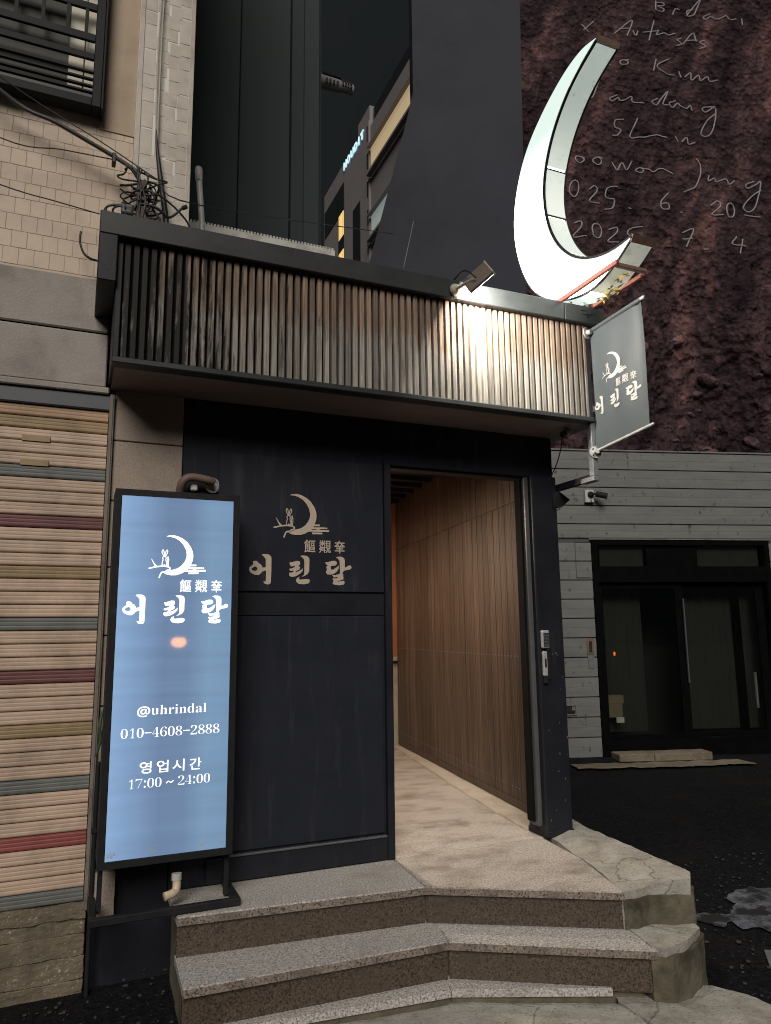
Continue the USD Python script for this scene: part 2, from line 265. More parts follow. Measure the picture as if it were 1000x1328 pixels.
plank_brown = usdkit.material(stage, '/World/Looks/plank_brown', {
    'g': ('geometry', {}), 'm': ('mapping', {'scale': (60, 60, 1.2)}), 'n': ('noise_texture', {'scale': 1.5, 'detail': 6.0, 'roughness': 0.65}),
    'r': ('rgb_ramp', {'ramp': [(0.30, (0.036, 0.021, 0.014)), (0.5, (0.090, 0.055, 0.036)), (0.70, (0.165, 0.107, 0.072))]}),
    'm2': ('mapping', {'scale': (14, 14, 0.5)}), 'n2': ('noise_texture', {'scale': 1.0, 'detail': 3.0}), 'r2': ('map_range', {'from_min': 0.35, 'from_max': 0.7, 'to_min': 0.72, 'to_max': 1.15}),
    'oi': ('object_info', {}), 'vr': ('map_range', {'to_min': 0.80, 'to_max': 1.18}), 'mm': ('math', {'math_type': 'multiply'}), 'hv': ('hsv', {'saturation': 0.84}),
    'b': ('bump', {'strength': 0.35, 'distance': 0.003}), 'p': ('principled_bsdf', {'roughness': 0.55, 'specular_ior_level': 0.35})},
    [('g.position', 'm.vector'), ('m.vector', 'n.vector'), ('n.fac', 'r.fac'), ('g.position', 'm2.vector'), ('m2.vector', 'n2.vector'), ('n2.fac', 'r2.value'), ('oi.random', 'vr.value'),
     ('r2.result', 'mm.value1'), ('vr.result', 'mm.value2'), ('mm.value', 'hv.value'), ('r.color', 'hv.color'), ('hv.color', 'p.base_color'), ('n.fac', 'b.height'), ('b.normal', 'p.normal')], surface='p.BSDF')
# weathered timber of the fascia: brown above, bleached grey below, blackened by fire or damp towards the left end
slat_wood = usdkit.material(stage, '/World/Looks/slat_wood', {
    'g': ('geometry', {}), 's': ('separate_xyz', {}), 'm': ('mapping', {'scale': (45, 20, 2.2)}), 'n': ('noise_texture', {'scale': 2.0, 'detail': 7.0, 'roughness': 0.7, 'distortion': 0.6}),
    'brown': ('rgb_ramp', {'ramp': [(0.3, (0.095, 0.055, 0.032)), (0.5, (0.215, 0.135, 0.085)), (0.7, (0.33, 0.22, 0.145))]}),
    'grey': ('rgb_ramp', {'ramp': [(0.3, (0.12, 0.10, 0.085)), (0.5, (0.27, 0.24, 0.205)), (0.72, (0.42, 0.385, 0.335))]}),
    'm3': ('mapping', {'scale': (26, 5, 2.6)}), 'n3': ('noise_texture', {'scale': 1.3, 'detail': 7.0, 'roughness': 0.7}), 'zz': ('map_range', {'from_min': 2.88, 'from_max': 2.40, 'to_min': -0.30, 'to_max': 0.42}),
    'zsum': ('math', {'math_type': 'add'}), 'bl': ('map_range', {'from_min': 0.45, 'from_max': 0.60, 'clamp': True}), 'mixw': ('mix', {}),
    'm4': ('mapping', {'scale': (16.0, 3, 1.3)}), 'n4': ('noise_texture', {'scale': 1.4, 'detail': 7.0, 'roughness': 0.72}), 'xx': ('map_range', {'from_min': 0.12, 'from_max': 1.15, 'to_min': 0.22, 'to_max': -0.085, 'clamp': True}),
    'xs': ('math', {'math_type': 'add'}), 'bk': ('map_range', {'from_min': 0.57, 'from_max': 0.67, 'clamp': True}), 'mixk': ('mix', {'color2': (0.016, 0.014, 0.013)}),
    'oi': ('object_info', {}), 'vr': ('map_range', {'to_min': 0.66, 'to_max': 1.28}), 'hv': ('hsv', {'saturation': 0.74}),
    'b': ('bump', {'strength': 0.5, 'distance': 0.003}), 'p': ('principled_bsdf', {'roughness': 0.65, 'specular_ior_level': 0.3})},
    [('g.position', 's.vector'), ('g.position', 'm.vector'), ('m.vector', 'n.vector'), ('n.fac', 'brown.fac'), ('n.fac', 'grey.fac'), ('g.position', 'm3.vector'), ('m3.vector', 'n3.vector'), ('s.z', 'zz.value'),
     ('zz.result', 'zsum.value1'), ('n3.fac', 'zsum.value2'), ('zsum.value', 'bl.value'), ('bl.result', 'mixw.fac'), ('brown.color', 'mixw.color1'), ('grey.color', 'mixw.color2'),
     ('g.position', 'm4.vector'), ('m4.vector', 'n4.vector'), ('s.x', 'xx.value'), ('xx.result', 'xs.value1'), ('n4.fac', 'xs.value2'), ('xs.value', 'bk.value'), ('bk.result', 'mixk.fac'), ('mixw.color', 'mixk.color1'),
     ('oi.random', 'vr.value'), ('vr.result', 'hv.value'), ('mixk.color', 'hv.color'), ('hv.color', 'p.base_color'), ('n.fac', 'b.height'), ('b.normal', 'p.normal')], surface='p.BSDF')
tower_panel = M('tower_panel', (0.040, 0.053, 0.054), (0.048, 0.062, 0.063), scale=2, rough=0.7, spec=0.2, stretch=(1, 1, .3), vary=0.1)
dark_render = M('dark_render', (0.027, 0.030, 0.046), (0.035, 0.038, 0.055), scale=0.8, rough=0.8, bump=0.2, bump_scale=12, dirt=(0.019, 0.020, 0.028), dirt_scale=0.5, dirt_at=(0.45, 0.75))
far_wall = M('far_wall', (0.26, 0.24, 0.245), (0.30, 0.28, 0.285), scale=0.6, rough=0.8)
far_dark = M('far_dark_glass', (0.02, 0.022, 0.026), (0.03, 0.032, 0.036), rough=0.2)
far_soffit = M('far_soffit', (0.4, 0.36, 0.28), rough=0.7)
lit_window = glow('lit_window', (0.85, 0.58, 0.20), 0.8)
lit_balcony = glow('lit_balcony', (0.60, 0.46, 0.27), 0.55)
lit_balcony_cool = glow('lit_balcony_cool', (0.36, 0.42, 0.40), 0.45)
neon = glow('neon_letters', (0.55, 0.85, 1.0), 0.9)
def rocky(name, k):
    return usdkit.material(stage, '/World/Looks/' + name, {
    'g': ('geometry', {}), 'm1': ('mapping', {'rotation': (0, -0.42, 0)}), 'm2': ('mapping', {'scale': (1.0, 1.0, 0.22)}), 'n': ('noise_texture', {'scale': 1.25, 'detail': 9.0, 'roughness': 0.68, 'distortion': 0.7}),
    'r': ('rgb_ramp', {'ramp': [(0.30, tuple(k * c for c in (0.018, 0.012, 0.016))), (0.44, tuple(k * c for c in (0.042, 0.027, 0.031))), (0.54, tuple(k * c for c in (0.074, 0.046, 0.048))), (0.64, tuple(k * c for c in (0.16, 0.090, 0.082))), (0.78, tuple(k * c for c in (0.20, 0.135, 0.12)))]}),
    'n2': ('noise_texture', {'scale': 4.0, 'detail': 8.0, 'roughness': 0.68}), 'v': ('voronoi_texture', {'scale': 5.0, 'randomness': 1.0}), 'v2': ('voronoi_texture', {'scale': 13.0, 'randomness': 1.0}),
    'r2': ('rgb_ramp', {'ramp': [(0.36, (0.55, 0.55, 0.60)), (0.5, (0.90, 0.88, 0.92)), (0.66, (1.3, 1.26, 1.3))]}), 'mx': ('mix', {'mix_type': 'multiply', 'fac': 1.0}),
    'sp': ('separate_color', {}), 'cr': ('map_range', {'from_min': 0.0, 'from_max': 1.0, 'to_min': 0.72, 'to_max': 1.25}), 'hv': ('hsv', {}),
    'a1': ('math', {'math_type': 'multiply_add', 'value2': 0.9}), 'ad': ('math', {'math_type': 'multiply_add', 'value2': 0.5}), 'b': ('bump', {'strength': 1.0, 'distance': 0.09}), 'p': ('principled_bsdf', {'roughness': 0.95, 'specular_ior_level': 0.1})},
    [('g.position', 'm1.vector'), ('m1.vector', 'm2.vector'), ('m2.vector', 'n.vector'), ('n.fac', 'r.fac'), ('g.position', 'n2.vector'), ('g.position', 'v.vector'), ('g.position', 'v2.vector'), ('n2.fac', 'r2.fac'), ('r.color', 'mx.color1'), ('r2.color', 'mx.color2'),
     ('v2.color', 'sp.color'), ('sp.r', 'cr.value'), ('cr.result', 'hv.value'), ('mx.color', 'hv.color'), ('hv.color', 'p.base_color'),
     ('v.distance', 'a1.value1'), ('n2.fac', 'a1.value3'), ('v2.distance', 'ad.value1'), ('a1.value', 'ad.value3'), ('ad.value', 'b.height'), ('b.normal', 'p.normal')], surface='p.BSDF')
rock, boulder_rock = rocky('rock', 1.25), rocky('boulder_rock', 2.6)
chalk = M('chalk', (0.32, 0.30, 0.325), (0.40, 0.375, 0.40), scale=20, rough=0.9)
grey_board = M('grey_board', (0.155, 0.16, 0.158), (0.195, 0.20, 0.195), scale=3, rough=0.7, stretch=(1, 1, 4), vary=0.05, bump=0.15, bump_scale=40, dirt=(0.045, 0.043, 0.04), dirt_scale=7.5, dirt_at=(0.60, 0.70), dirt_stretch=(2.2, 2.2, 1.2))
board_gap = M('board_gap', (0.07, 0.07, 0.07), (0.085, 0.085, 0.083), rough=0.8)
frame_black = M('frame_black', (0.003, 0.003, 0.0034), (0.005, 0.005, 0.0055), rough=0.6, spec=0.03)
room_dark = M('room_dark', (0.02, 0.021, 0.02), (0.03, 0.03, 0.029), rough=0.9)
curtain = M('curtain', (0.036, 0.036, 0.034), (0.052, 0.052, 0.049), scale=4, stretch=(6, 6, .4), rough=0.9)
card = M('cardboard', (0.26, 0.21, 0.14), (0.3, 0.25, 0.17), rough=0.9)
paper = M('paper', (0.75, 0.75, 0.72), rough=0.9)
copper = M('copper_plate', (0.30, 0.20, 0.12), (0.36, 0.25, 0.16), rough=0.4, metal=0.6)
red_led = glow('red_led', (1.0, 0.2, 0.03), 1.2)
glass = usdkit.material(stage, '/World/Looks/window_glass', {'f': ('fresnel', {'IOR': 1.5}), 't': ('transparent_bsdf', {'color': (0.8, 0.82, 0.8)}), 'g': ('glossy_bsdf', {'color': (1, 1, 1), 'roughness': 0.02}), 'x': ('mix_closure', {})},
    [('f.fac', 'x.fac'), ('t.BSDF', 'x.closure1'), ('g.BSDF', 'x.closure2')], surface='x.closure')
gold_print = M('beige_print', (0.52, 0.43, 0.35), (0.58, 0.49, 0.40), scale=40, rough=0.55)
banner_cloth = usdkit.material(stage, '/World/Looks/banner_cloth', {
    'g': ('geometry', {}), 'n': ('noise_texture', {'scale': 4.0, 'detail': 4.0}), 'r': ('rgb_ramp', {'ramp': [(0.3, (0.066, 0.080, 0.092)), (0.7, (0.085, 0.101, 0.114))]}),
    'w': ('noise_texture', {'scale': 500.0, 'detail': 1.0}), 'b': ('bump', {'strength': 0.15, 'distance': 0.001}), 'p': ('principled_bsdf', {'roughness': 0.6, 'sheen_weight': 0.2}), 't': ('translucent_bsdf', {}), 'x': ('mix_closure', {'fac': 0.25})},
    [('g.position', 'n.vector'), ('n.fac', 'r.fac'), ('r.color', 'p.base_color'), ('r.color', 't.color'), ('g.position', 'w.vector'), ('w.fac', 'b.height'), ('b.normal', 'p.normal'), ('p.BSDF', 'x.closure1'), ('t.BSDF', 'x.closure2')], surface='x.closure')
banner_print = M('white_print', (0.46, 0.46, 0.45), rough=0.6)
# back-lit sign face: blue film over lamp tubes down both edges
sign_face = usdkit.material(stage, '/World/Looks/sign_face', {
    'g': ('geometry', {}), 's': ('separate_xyz', {}), 'dx': ('map_range', {'from_min': 0.16, 'from_max': 0.67}),
    'r': ('rgb_ramp', {'ramp': [(0.0, (0.25, 0.46, 0.78)), (0.12, (0.21, 0.40, 0.70)), (0.42, (0.145, 0.255, 0.46)), (0.62, (0.15, 0.265, 0.47)), (0.8, (0.185, 0.36, 0.58)), (1.0, (0.17, 0.33, 0.56))]}),
    'm': ('mapping', {'scale': (1.2, 1, 26.0)}), 'n': ('noise_texture', {'scale': 1.0, 'detail': 3.0}), 'v': ('map_range', {'from_min': 0.25, 'from_max': 0.75, 'to_min': 0.93, 'to_max': 1.07}), 'hv': ('hsv', {'saturation': 0.86}),
    'p': ('principled_bsdf', {'base_color': (0.015, 0.022, 0.035), 'roughness': 0.035, 'emission_strength': 0.80})},
    [('g.position', 's.vector'), ('s.x', 'dx.value'), ('dx.result', 'r.fac'), ('g.position', 'm.vector'), ('m.vector', 'n.vector'), ('n.fac', 'v.value'), ('v.result', 'hv.value'), ('r.color', 'hv.color'), ('hv.color', 'p.emission_color')], surface='p.BSDF')
sign_white = glow('sign_white', (0.97, 0.98, 1.0), 1.0)
def moon_glow(name, color, lo, hi, dirt_c, at, ns=16.0):
    return usdkit.material(stage, '/World/Looks/' + name, {
        'g': ('geometry', {}), 's': ('separate_xyz', {}), 'z': ('map_range', {'from_min': 4.25, 'from_max': 3.1, 'to_min': lo, 'to_max': hi, 'clamp': True}),
        'n': ('noise_texture', {'scale': ns, 'detail': 9.0, 'roughness': 0.85}), 'd': ('map_range', {'from_min': at[0], 'from_max': at[1], 'clamp': True}), 'mx': ('mix', {'color1': color, 'color2': dirt_c}),
        'p': ('principled_bsdf', {'base_color': (0.7, 0.72, 0.7), 'roughness': 0.35})},
        [('g.position', 's.vector'), ('s.z', 'z.value'), ('g.position', 'n.vector'), ('n.fac', 'd.value'), ('d.result', 'mx.fac'), ('mx.color', 'p.emission_color'), ('z.result', 'p.emission_strength')], surface='p.BSDF')
moon_face = moon_glow('moon_face', (0.82, 1.0, 0.93), 0.80, 5.0, (0.74, 0.9, 0.86), (0.5, 0.8))
moon_rim = moon_glow('moon_rim', (0.80, 0.93, 0.84), 0.42, 0.58, (0.05, 0.05, 0.04), (0.57, 0.63), 50.0)
moon_tip = moon_glow('moon_tip_rim', (0.62, 0.66, 0.56), 0.30, 0.42, (0.16, 0.14, 0.09), (0.5, 0.7))
moon_under = moon_glow('moon_under', (0.78, 0.92, 0.85), 0.45, 0.9, (0.5, 0.42, 0.12), (0.55, 0.75))
yellow_leaf = M('yellow_leaf', (0.42, 0.30, 0.05), (0.5, 0.38, 0.1), rough=0.7)
flood_lens = glow('flood_lens', (1.0, 0.97, 0.92), 6.0)
lamp_warm = glow('lamp_warm', (1.0, 0.62, 0.3), 4.0)
orange_wall = M('orange_wall', (0.42, 0.15, 0.07), (0.48, 0.18, 0.09), scale=4, rough=0.7)
ceiling_sheet = M('ceiling_sheet', (0.30, 0.31, 0.31), (0.36, 0.37, 0.36), rough=0.6)
roof_sheet = M('roof_sheet', (0.42, 0.41, 0.38), (0.5, 0.49, 0.46), scale=6, rough=0.5, dirt=(0.2, 0.18, 0.15), dirt_scale=9, dirt_at=(0.5, 0.75))
cream_pane = glow('cream_pane', (0.36, 0.33, 0.25), 0.2)
pale_louvre = M('pale_louvre', (0.15, 0.16, 0.155), (0.19, 0.20, 0.195), rough=0.5)
dark_screen = M('dark_screen', (0.045, 0.05, 0.043), (0.06, 0.064, 0.055), scale=30, rough=0.7)
leaf_green = M('leaf_green', (0.03, 0.06, 0.035), (0.05, 0.085, 0.05), rough=0.5)

LOGO_SHAPES = {'eo':[(-204,30),(-200,34),(-190,34),(-182,30),(-180,25),(-170,20),(-164,12),(-161,5),(-147,9),(-148,43),(-156,53),(-166,61),(-162,64),(-147,65),(-134,63),(-125,55),(-123,45),(-123,-2),(-124,-56),(-128,-64),(-139,-66),(-151,-63),(-158,-54),(-148,-53),(-146,-48),(-146,-6),(-162,-11),(-168,-19),(-179,-27),(-195,-26),(-211,-18),(-219,-7),(-219,4),(-213,10),(-202,19)],
  'eo_hole':[(-210,0),(-194,11),(-185,5),(-184,-4),(-194,-10),(-207,-6)],
  'rin_r':[(-43,31),(-32,32),(-10,39),(2,38),(6,29),(4,22),(-1,18),(6,10),(3,1),(-9,-4),(-16,-9),(-14,-11),(0,-6),(12,1),(19,8),(16,-6),(8,-15),(-5,-24),(-18,-30),(-34,-32),(-43,-26),(-44,-19),(-42,-14),(-27,-12),(-22,-4),(-38,-6),(-44,0),(-41,4),(-30,6),(-20,11),(-16,17),(-36,14),(-40,22)],
  'rin_i':[(6,61),(18,64),(35,62),(44,57),(48,46),(47,21),(47,-4),(41,-17),(27,-26),(11,-31),(24,-21),(25,-4),(25,35),(23,46),(16,54)],
  'rin_n':[(4,-30),(0,-40),(8,-43),(38,-39),(49,-42),(51,-50),(44,-59),(25,-63),(1,-62),(-10,-54),(-13,-46),(-8,-37)],
  'dal_d':[(121,37),(135,37),(152,43),(168,44),(176,38),(176,29),(169,23),(152,21),(147,18),(149,4),(158,4),(172,13),(187,24),(183,7),(175,-5),(162,-14),(148,-18),(132,-18),(125,-11),(125,-4),(130,2),(126,16),(127,18),(135,20),(130,24),(124,30)],
  'dal_a':[(171,59),(182,63),(199,63),(210,57),(214,47),(214,14),(226,20),(234,25),(243,24),(246,16),(243,9),(232,5),(215,2),(206,-4),(201,-15),(190,-17),(191,-4),(190,36),(188,47),(181,54)],
  'dal_r':[(153,-19),(170,-20),(187,-15),(201,-10),(207,-17),(205,-24),(208,-32),(206,-39),(193,-43),(176,-48),(182,-49),(199,-46),(210,-45),(213,-54),(208,-62),(188,-65),(163,-63),(156,-57),(158,-50),(162,-48),(157,-41),(156,-35),(165,-35),(176,-34),(184,-27),(162,-31),(158,-25)],
  'moon':[(-47,330),(-31,336),(-12,338),(10,333),(33,322),(53,306),(69,283),(78,261),(80,241),(78,223),(71,205),(65,189),(45,171),(27,161),(6,154),(-16,153),(-35,156),(-49,162),(-41,165),(-32,175),(-12,178),(10,185),(29,199),(42,217),(49,234),(50,251),(46,271),(34,294),(16,313),(-6,325),(-28,330)],
  'twig':[(-106,227),(-102,224),(-90,205),(-78,194),(-88,192),(-96,206)]}
LOGO_STROKES = {'branch':(6.1,[(-113,183),(-85,190),(-56,194),(-34,192),(-22,186),(-25,178),(-36,175),(-44,168),(-57,166),(-64,155),(-68,142)]),
  'c1':(7.7,[(64,200),(92,201)]),
  'c2':(7.7,[(59,187),(118,189)]),
  'c3':(8.8,[(46,175),(135,177)]),
  'c4':(7.7,[(63,164),(104,165)]),
  'c5':(7.7,[(79,176),(94,187)]),
  'dot':(7.7,[(126,189),(127,189)]),
  'el':(3.6,[(-49,238),(-59,255),(-58,267),(-53,266),(-47,241)]),
  'er':(3.6,[(-48,241),(-42,262),(-37,268),(-35,258),(-44,238)]),
  'hd':(3.6,[(-48,239),(-56,234),(-54,223),(-57,211),(-58,195)]),
  'hd2':(3.6,[(-48,239),(-41,234),(-42,223),(-39,212),(-39,195)]),
  'tail':(6.6,[(-48,199),(-47,199)]),
  'st1':(6.1,[(-33,236),(-32,226)]),
  'st2':(3.3,[(-35,226),(-35,196)]),
  'st3':(3.3,[(-29,226),(-30,196)])}
HANDWRITING = {'b':[[(6.96,11.54),(6.92,11.33)],[(6.96,11.51),(7.08,11.54),(7.11,11.49),(6.98,11.44),(7.1,11.41),(7.05,11.34),(6.92,11.33)],[(7.26,11.34),(7.32,11.46),(7.39,11.44)],[(7.5,11.34),(7.75,11.64),(7.65,11.38)],[(7.63,11.47),(7.52,11.43),(7.53,11.33),(7.65,11.38)],[(7.92,11.39),(7.82,11.36),(7.84,11.3),(7.93,11.35),(7.99,11.31),(8.06,11.3),(8.19,11.37),(8.26,11.31),(8.39,11.35)],[(8.49,11.37),(8.49,11.23)]],
  'artists':[[(5.63,10.96),(5.74,10.82)],[(5.85,11.05),(5.65,10.84)],[(6.16,10.81),(6.53,11.16),(6.4,10.81)],[(6.28,10.95),(6.48,10.98)],[(6.52,10.94),(6.56,10.84),(6.6,10.93)],[(6.89,11.14),(6.76,10.73)],[(6.68,10.9),(6.95,10.96)],[(6.96,10.97),(6.92,10.88),(7.06,10.93),(7.13,10.9),(7.25,10.94)],[(7.36,10.87),(7.27,10.82),(7.35,10.76),(7.23,10.7)],[(7.37,10.75),(7.58,11.0),(7.62,10.84)],[(7.45,10.83),(7.64,10.87)],[(7.79,10.89),(7.69,10.83),(7.77,10.75),(7.65,10.68)]],
  'kim':[[(5.97,10.2),(6.06,10.21)],[(6.3,10.33),(6.34,10.32),(6.36,10.29),(6.35,10.25),(6.31,10.23),(6.26,10.22),(6.23,10.25),(6.23,10.29),(6.26,10.32),(6.31,10.33),(6.38,10.34)],[(6.86,10.4),(6.79,10.16)],[(7.1,10.44),(6.87,10.28),(7.03,10.16),(7.17,10.15)],[(7.26,10.24),(7.29,10.12)],[(7.35,10.13),(7.46,10.22),(7.47,10.09),(7.6,10.19),(7.62,10.08),(7.74,10.16),(7.78,10.08),(7.91,10.11)]],
  'vandong':[[(5.67,9.73),(5.72,9.6),(5.85,9.91)],[(6.15,9.69),(6.03,9.63),(6.06,9.58),(6.17,9.65),(6.19,9.61),(6.28,9.62),(6.38,9.66),(6.4,9.57),(6.59,9.57)],[(6.83,9.67),(6.73,9.61),(6.8,9.55),(6.89,9.67),(7.02,9.82),(6.92,9.59),(7.01,9.57)],[(7.15,9.67),(7.03,9.61),(7.08,9.53),(7.17,9.62),(7.22,9.57),(7.33,9.55),(7.4,9.61),(7.43,9.52)],[(7.83,9.61),(7.61,9.57),(7.64,9.49),(7.84,9.6),(7.78,9.26),(7.68,9.09),(7.56,9.13),(7.67,9.35),(7.83,9.49)]],
  'shin':[[(6.22,9.24),(6.08,9.21),(6.07,9.11),(6.16,9.05),(6.1,8.96),(6.02,8.96)],[(6.46,9.28),(6.31,8.95),(6.48,8.94),(6.63,8.96),(6.75,8.98),(6.91,8.94)],[(7.07,8.99),(7.12,8.91)],[(7.18,8.91),(7.28,9.01),(7.31,8.9),(7.43,8.94)]],
  'soowon':[[(5.42,8.51),(5.47,8.5),(5.5,8.46),(5.48,8.42),(5.43,8.39),(5.38,8.39),(5.35,8.42),(5.35,8.46),(5.38,8.5),(5.44,8.51),(5.51,8.49)],[(5.72,8.52),(5.77,8.5),(5.79,8.47),(5.78,8.42),(5.73,8.39),(5.68,8.4),(5.65,8.43),(5.65,8.47),(5.69,8.5),(5.74,8.52),(5.81,8.51)],[(5.98,8.47),(6.04,8.32),(6.14,8.47),(6.21,8.35),(6.31,8.51)],[(6.44,8.41),(6.48,8.4),(6.5,8.38),(6.49,8.35),(6.45,8.33),(6.4,8.33),(6.37,8.35),(6.38,8.38),(6.41,8.4),(6.45,8.41),(6.59,8.39),(6.66,8.35),(6.79,8.41),(6.98,8.32)],[(7.42,8.65),(7.48,8.54),(7.46,8.36),(7.33,8.11),(7.14,8.02)],[(7.62,8.37),(7.6,8.27),(7.71,8.33),(7.75,8.27),(7.9,8.32),(7.95,8.23),(8.05,8.3)],[(8.38,8.3),(8.23,8.23),(8.26,8.17),(8.41,8.25),(8.5,8.3),(8.4,7.91),(8.28,7.79),(8.19,7.87),(8.32,8.04),(8.49,8.16)]],
  'date_a':[[(5.29,8.04),(5.34,8.01),(5.36,7.93),(5.34,7.84),(5.3,7.78),(5.25,7.79),(5.21,7.86),(5.22,7.95),(5.26,8.02),(5.31,8.04)],[(5.54,7.93),(5.65,8.02),(5.69,7.94),(5.53,7.73),(5.72,7.74)],[(6.03,8.04),(5.88,8.02),(5.84,7.87),(5.98,7.84),(5.95,7.7),(5.8,7.65)],[(6.2,7.7),(6.24,7.68)],[(6.88,7.99),(6.74,7.83),(6.74,7.7),(6.86,7.71),(6.85,7.81),(6.74,7.78)],[(7.05,7.67),(7.09,7.66)],[(7.57,7.81),(7.71,7.91),(7.74,7.81),(7.56,7.64),(7.77,7.66)],[(7.95,7.91),(8.0,7.88),(8.02,7.8),(8.0,7.71),(7.95,7.66),(7.89,7.66),(7.86,7.73),(7.87,7.82),(7.91,7.89),(7.97,7.91)],[(8.19,7.73),(8.46,7.71)]],
  'date_b':[[(5.24,7.31),(5.35,7.35),(5.34,7.24),(5.21,7.08),(5.42,7.1)],[(5.63,7.35),(5.68,7.33),(5.71,7.25),(5.69,7.17),(5.64,7.11),(5.57,7.12),(5.54,7.18),(5.54,7.27),(5.58,7.34),(5.65,7.35)],[(5.84,7.3),(5.99,7.37),(5.99,7.28),(5.8,7.08),(6.01,7.12)],[(6.42,7.4),(6.22,7.36),(6.17,7.25),(6.3,7.23)],[(6.55,7.06),(6.59,7.05)],[(7.05,7.31),(7.24,7.38),(7.1,7.07)],[(7.05,7.21),(7.21,7.22)],[(7.38,7.04),(7.44,7.03)],[(7.98,7.31),(7.88,7.16),(8.14,7.17)],[(8.09,7.28),(8.01,7.01)]]}

# ================================================================ the ground
def ground_z(x, y): return -0.41 + 0.045 * max(0.0, y + 1.2)
gx = np.concatenate([[-60, -25, -10, -5], np.linspace(-2.5, 8, 43), [10, 14, 25, 60]]); gy = np.concatenate([[-60, -25, -10, -6], np.linspace(-4, 6, 41), [8, 12, 25, 60]])
V = [[x, y, ground_z(x, min(y, 5)) + (0.012 * (meshkit.fbm(np.array([x * 1.3, y * 1.3, 0.5]), 3) - .5) if abs(x) < 9 else 0)] for x in gx for y in gy]; n = len(gy)
F = [q for i in range(len(gx) - 1) for j in range(n - 1) for q in ([i * n + j, (i + 1) * n + j, (i + 1) * n + j + 1], [i * n + j, (i + 1) * n + j + 1, i * n + j + 1])]
struct('street', trimesh.Trimesh(V, F, process=False), asphalt, smooth=True)
def ground_patch(poly, lift, mat, name, res=0.05, jag=0.03, label=None):
    g = Polygon(poly).buffer(0)
    ring = np.array(g.exterior.segmentize(res).coords); c = ring.mean(0)
    ring = ring + (np.stack([meshkit.fbm(np.c_[ring * 9, np.full(len(ring), k * 7.)], 3) for k in (1, 2)], 1) - .5) * jag * 2
    m = trimesh.creation.extrude_polygon(Polygon(ring).buffer(0), 0.002, engine='earcut')
    v = np.array(m.vertices); v[:, 2] += np.array([ground_z(*p) for p in v[:, :2]]) + lift + 0.006
    return struct(name, trimesh.Trimesh(v, m.faces, process=False), mat, label=label)
ground_patch([(3.12, -.43), (3.30, -.50), (3.42, -.42), (3.55, -.30), (3.72, -.27), (4.1, -.38), (4.25, -.62), (3.75, -.62), (3.5, -.72), (3.36, -.63), (3.15, -.61)], 0.004, patch_cement, 'cement_patch', res=0.02, jag=0.09)
ground_patch([(4.75, 2.75), (6.6, 2.3), (6.6, 2.08), (5.6, 2.32), (4.72, 2.55)], 0.02, old_concrete, 'pavement_strip', res=.03, jag=0.05)
t = thing('drain_cover', 'small grey metal drain cover lying in the asphalt at the right picture edge', 'drain cover', (3.13, -.94, -.39))
zc = ground_z(3.13, -.94) + .012
part(t, 'plate', prism([(3.05, -.99), (3.16, -1.06), (3.30, -.93), (3.17, -.86)], zc - .02, zc), galv)
for k in range(4):
    c = np.array([3.10 + .035 * k, -.985 + .033 * k]); part(t, 'rib', tube([(c[0], c[1], zc + .002), (c[0] + .08, c[1] - .05 + .0 * k + .03, zc + .002)], .004, 5, False), black_metal)

# ================================================================ granite steps
D = [(0.455, -.347), (1.55, -.447), (2.325, -.884)]
S2 = [(0.447, -.618), (1.556, -.655), (2.298, -1.095)]
S3 = [(0.60, -.650), (1.525, -.728), (2.140, -.995)]
steps = thing('entrance_steps', 'speckled granite steps with angled corner leading up to the open entrance', 'steps', (1.4, -.5, -.41))
def off(a, b, d):
    a, b = np.array(a), np.array(b); t = (b - a) / np.linalg.norm(b - a); nrm = np.array([t[1], -t[0]]); return a - nrm * d, b - nrm * d        # inwards (away from the street)
def nosed(outline, z0, z1, b=.004):
    g = Polygon(outline); lo, hi = prism(g, z0, z1 - b), prism(g.buffer(-b, join_style=2), z1 - b, z1); return cat(lo, hi)
g = .0015
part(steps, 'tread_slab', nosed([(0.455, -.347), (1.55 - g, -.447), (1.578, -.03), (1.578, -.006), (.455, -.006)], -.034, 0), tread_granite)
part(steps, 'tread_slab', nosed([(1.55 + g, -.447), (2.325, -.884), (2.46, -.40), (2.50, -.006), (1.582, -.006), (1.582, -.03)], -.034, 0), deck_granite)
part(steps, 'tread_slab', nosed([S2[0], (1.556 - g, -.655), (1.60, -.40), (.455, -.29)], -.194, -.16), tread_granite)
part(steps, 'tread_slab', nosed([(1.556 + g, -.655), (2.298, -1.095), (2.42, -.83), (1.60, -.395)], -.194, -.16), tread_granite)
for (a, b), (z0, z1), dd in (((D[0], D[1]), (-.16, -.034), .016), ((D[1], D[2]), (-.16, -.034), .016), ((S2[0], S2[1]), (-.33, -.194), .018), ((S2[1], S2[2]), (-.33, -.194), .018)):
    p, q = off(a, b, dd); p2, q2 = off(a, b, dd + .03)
    part(steps, 'riser_slab', prism([p, q, q2, p2], z0, z1), riser_granite)
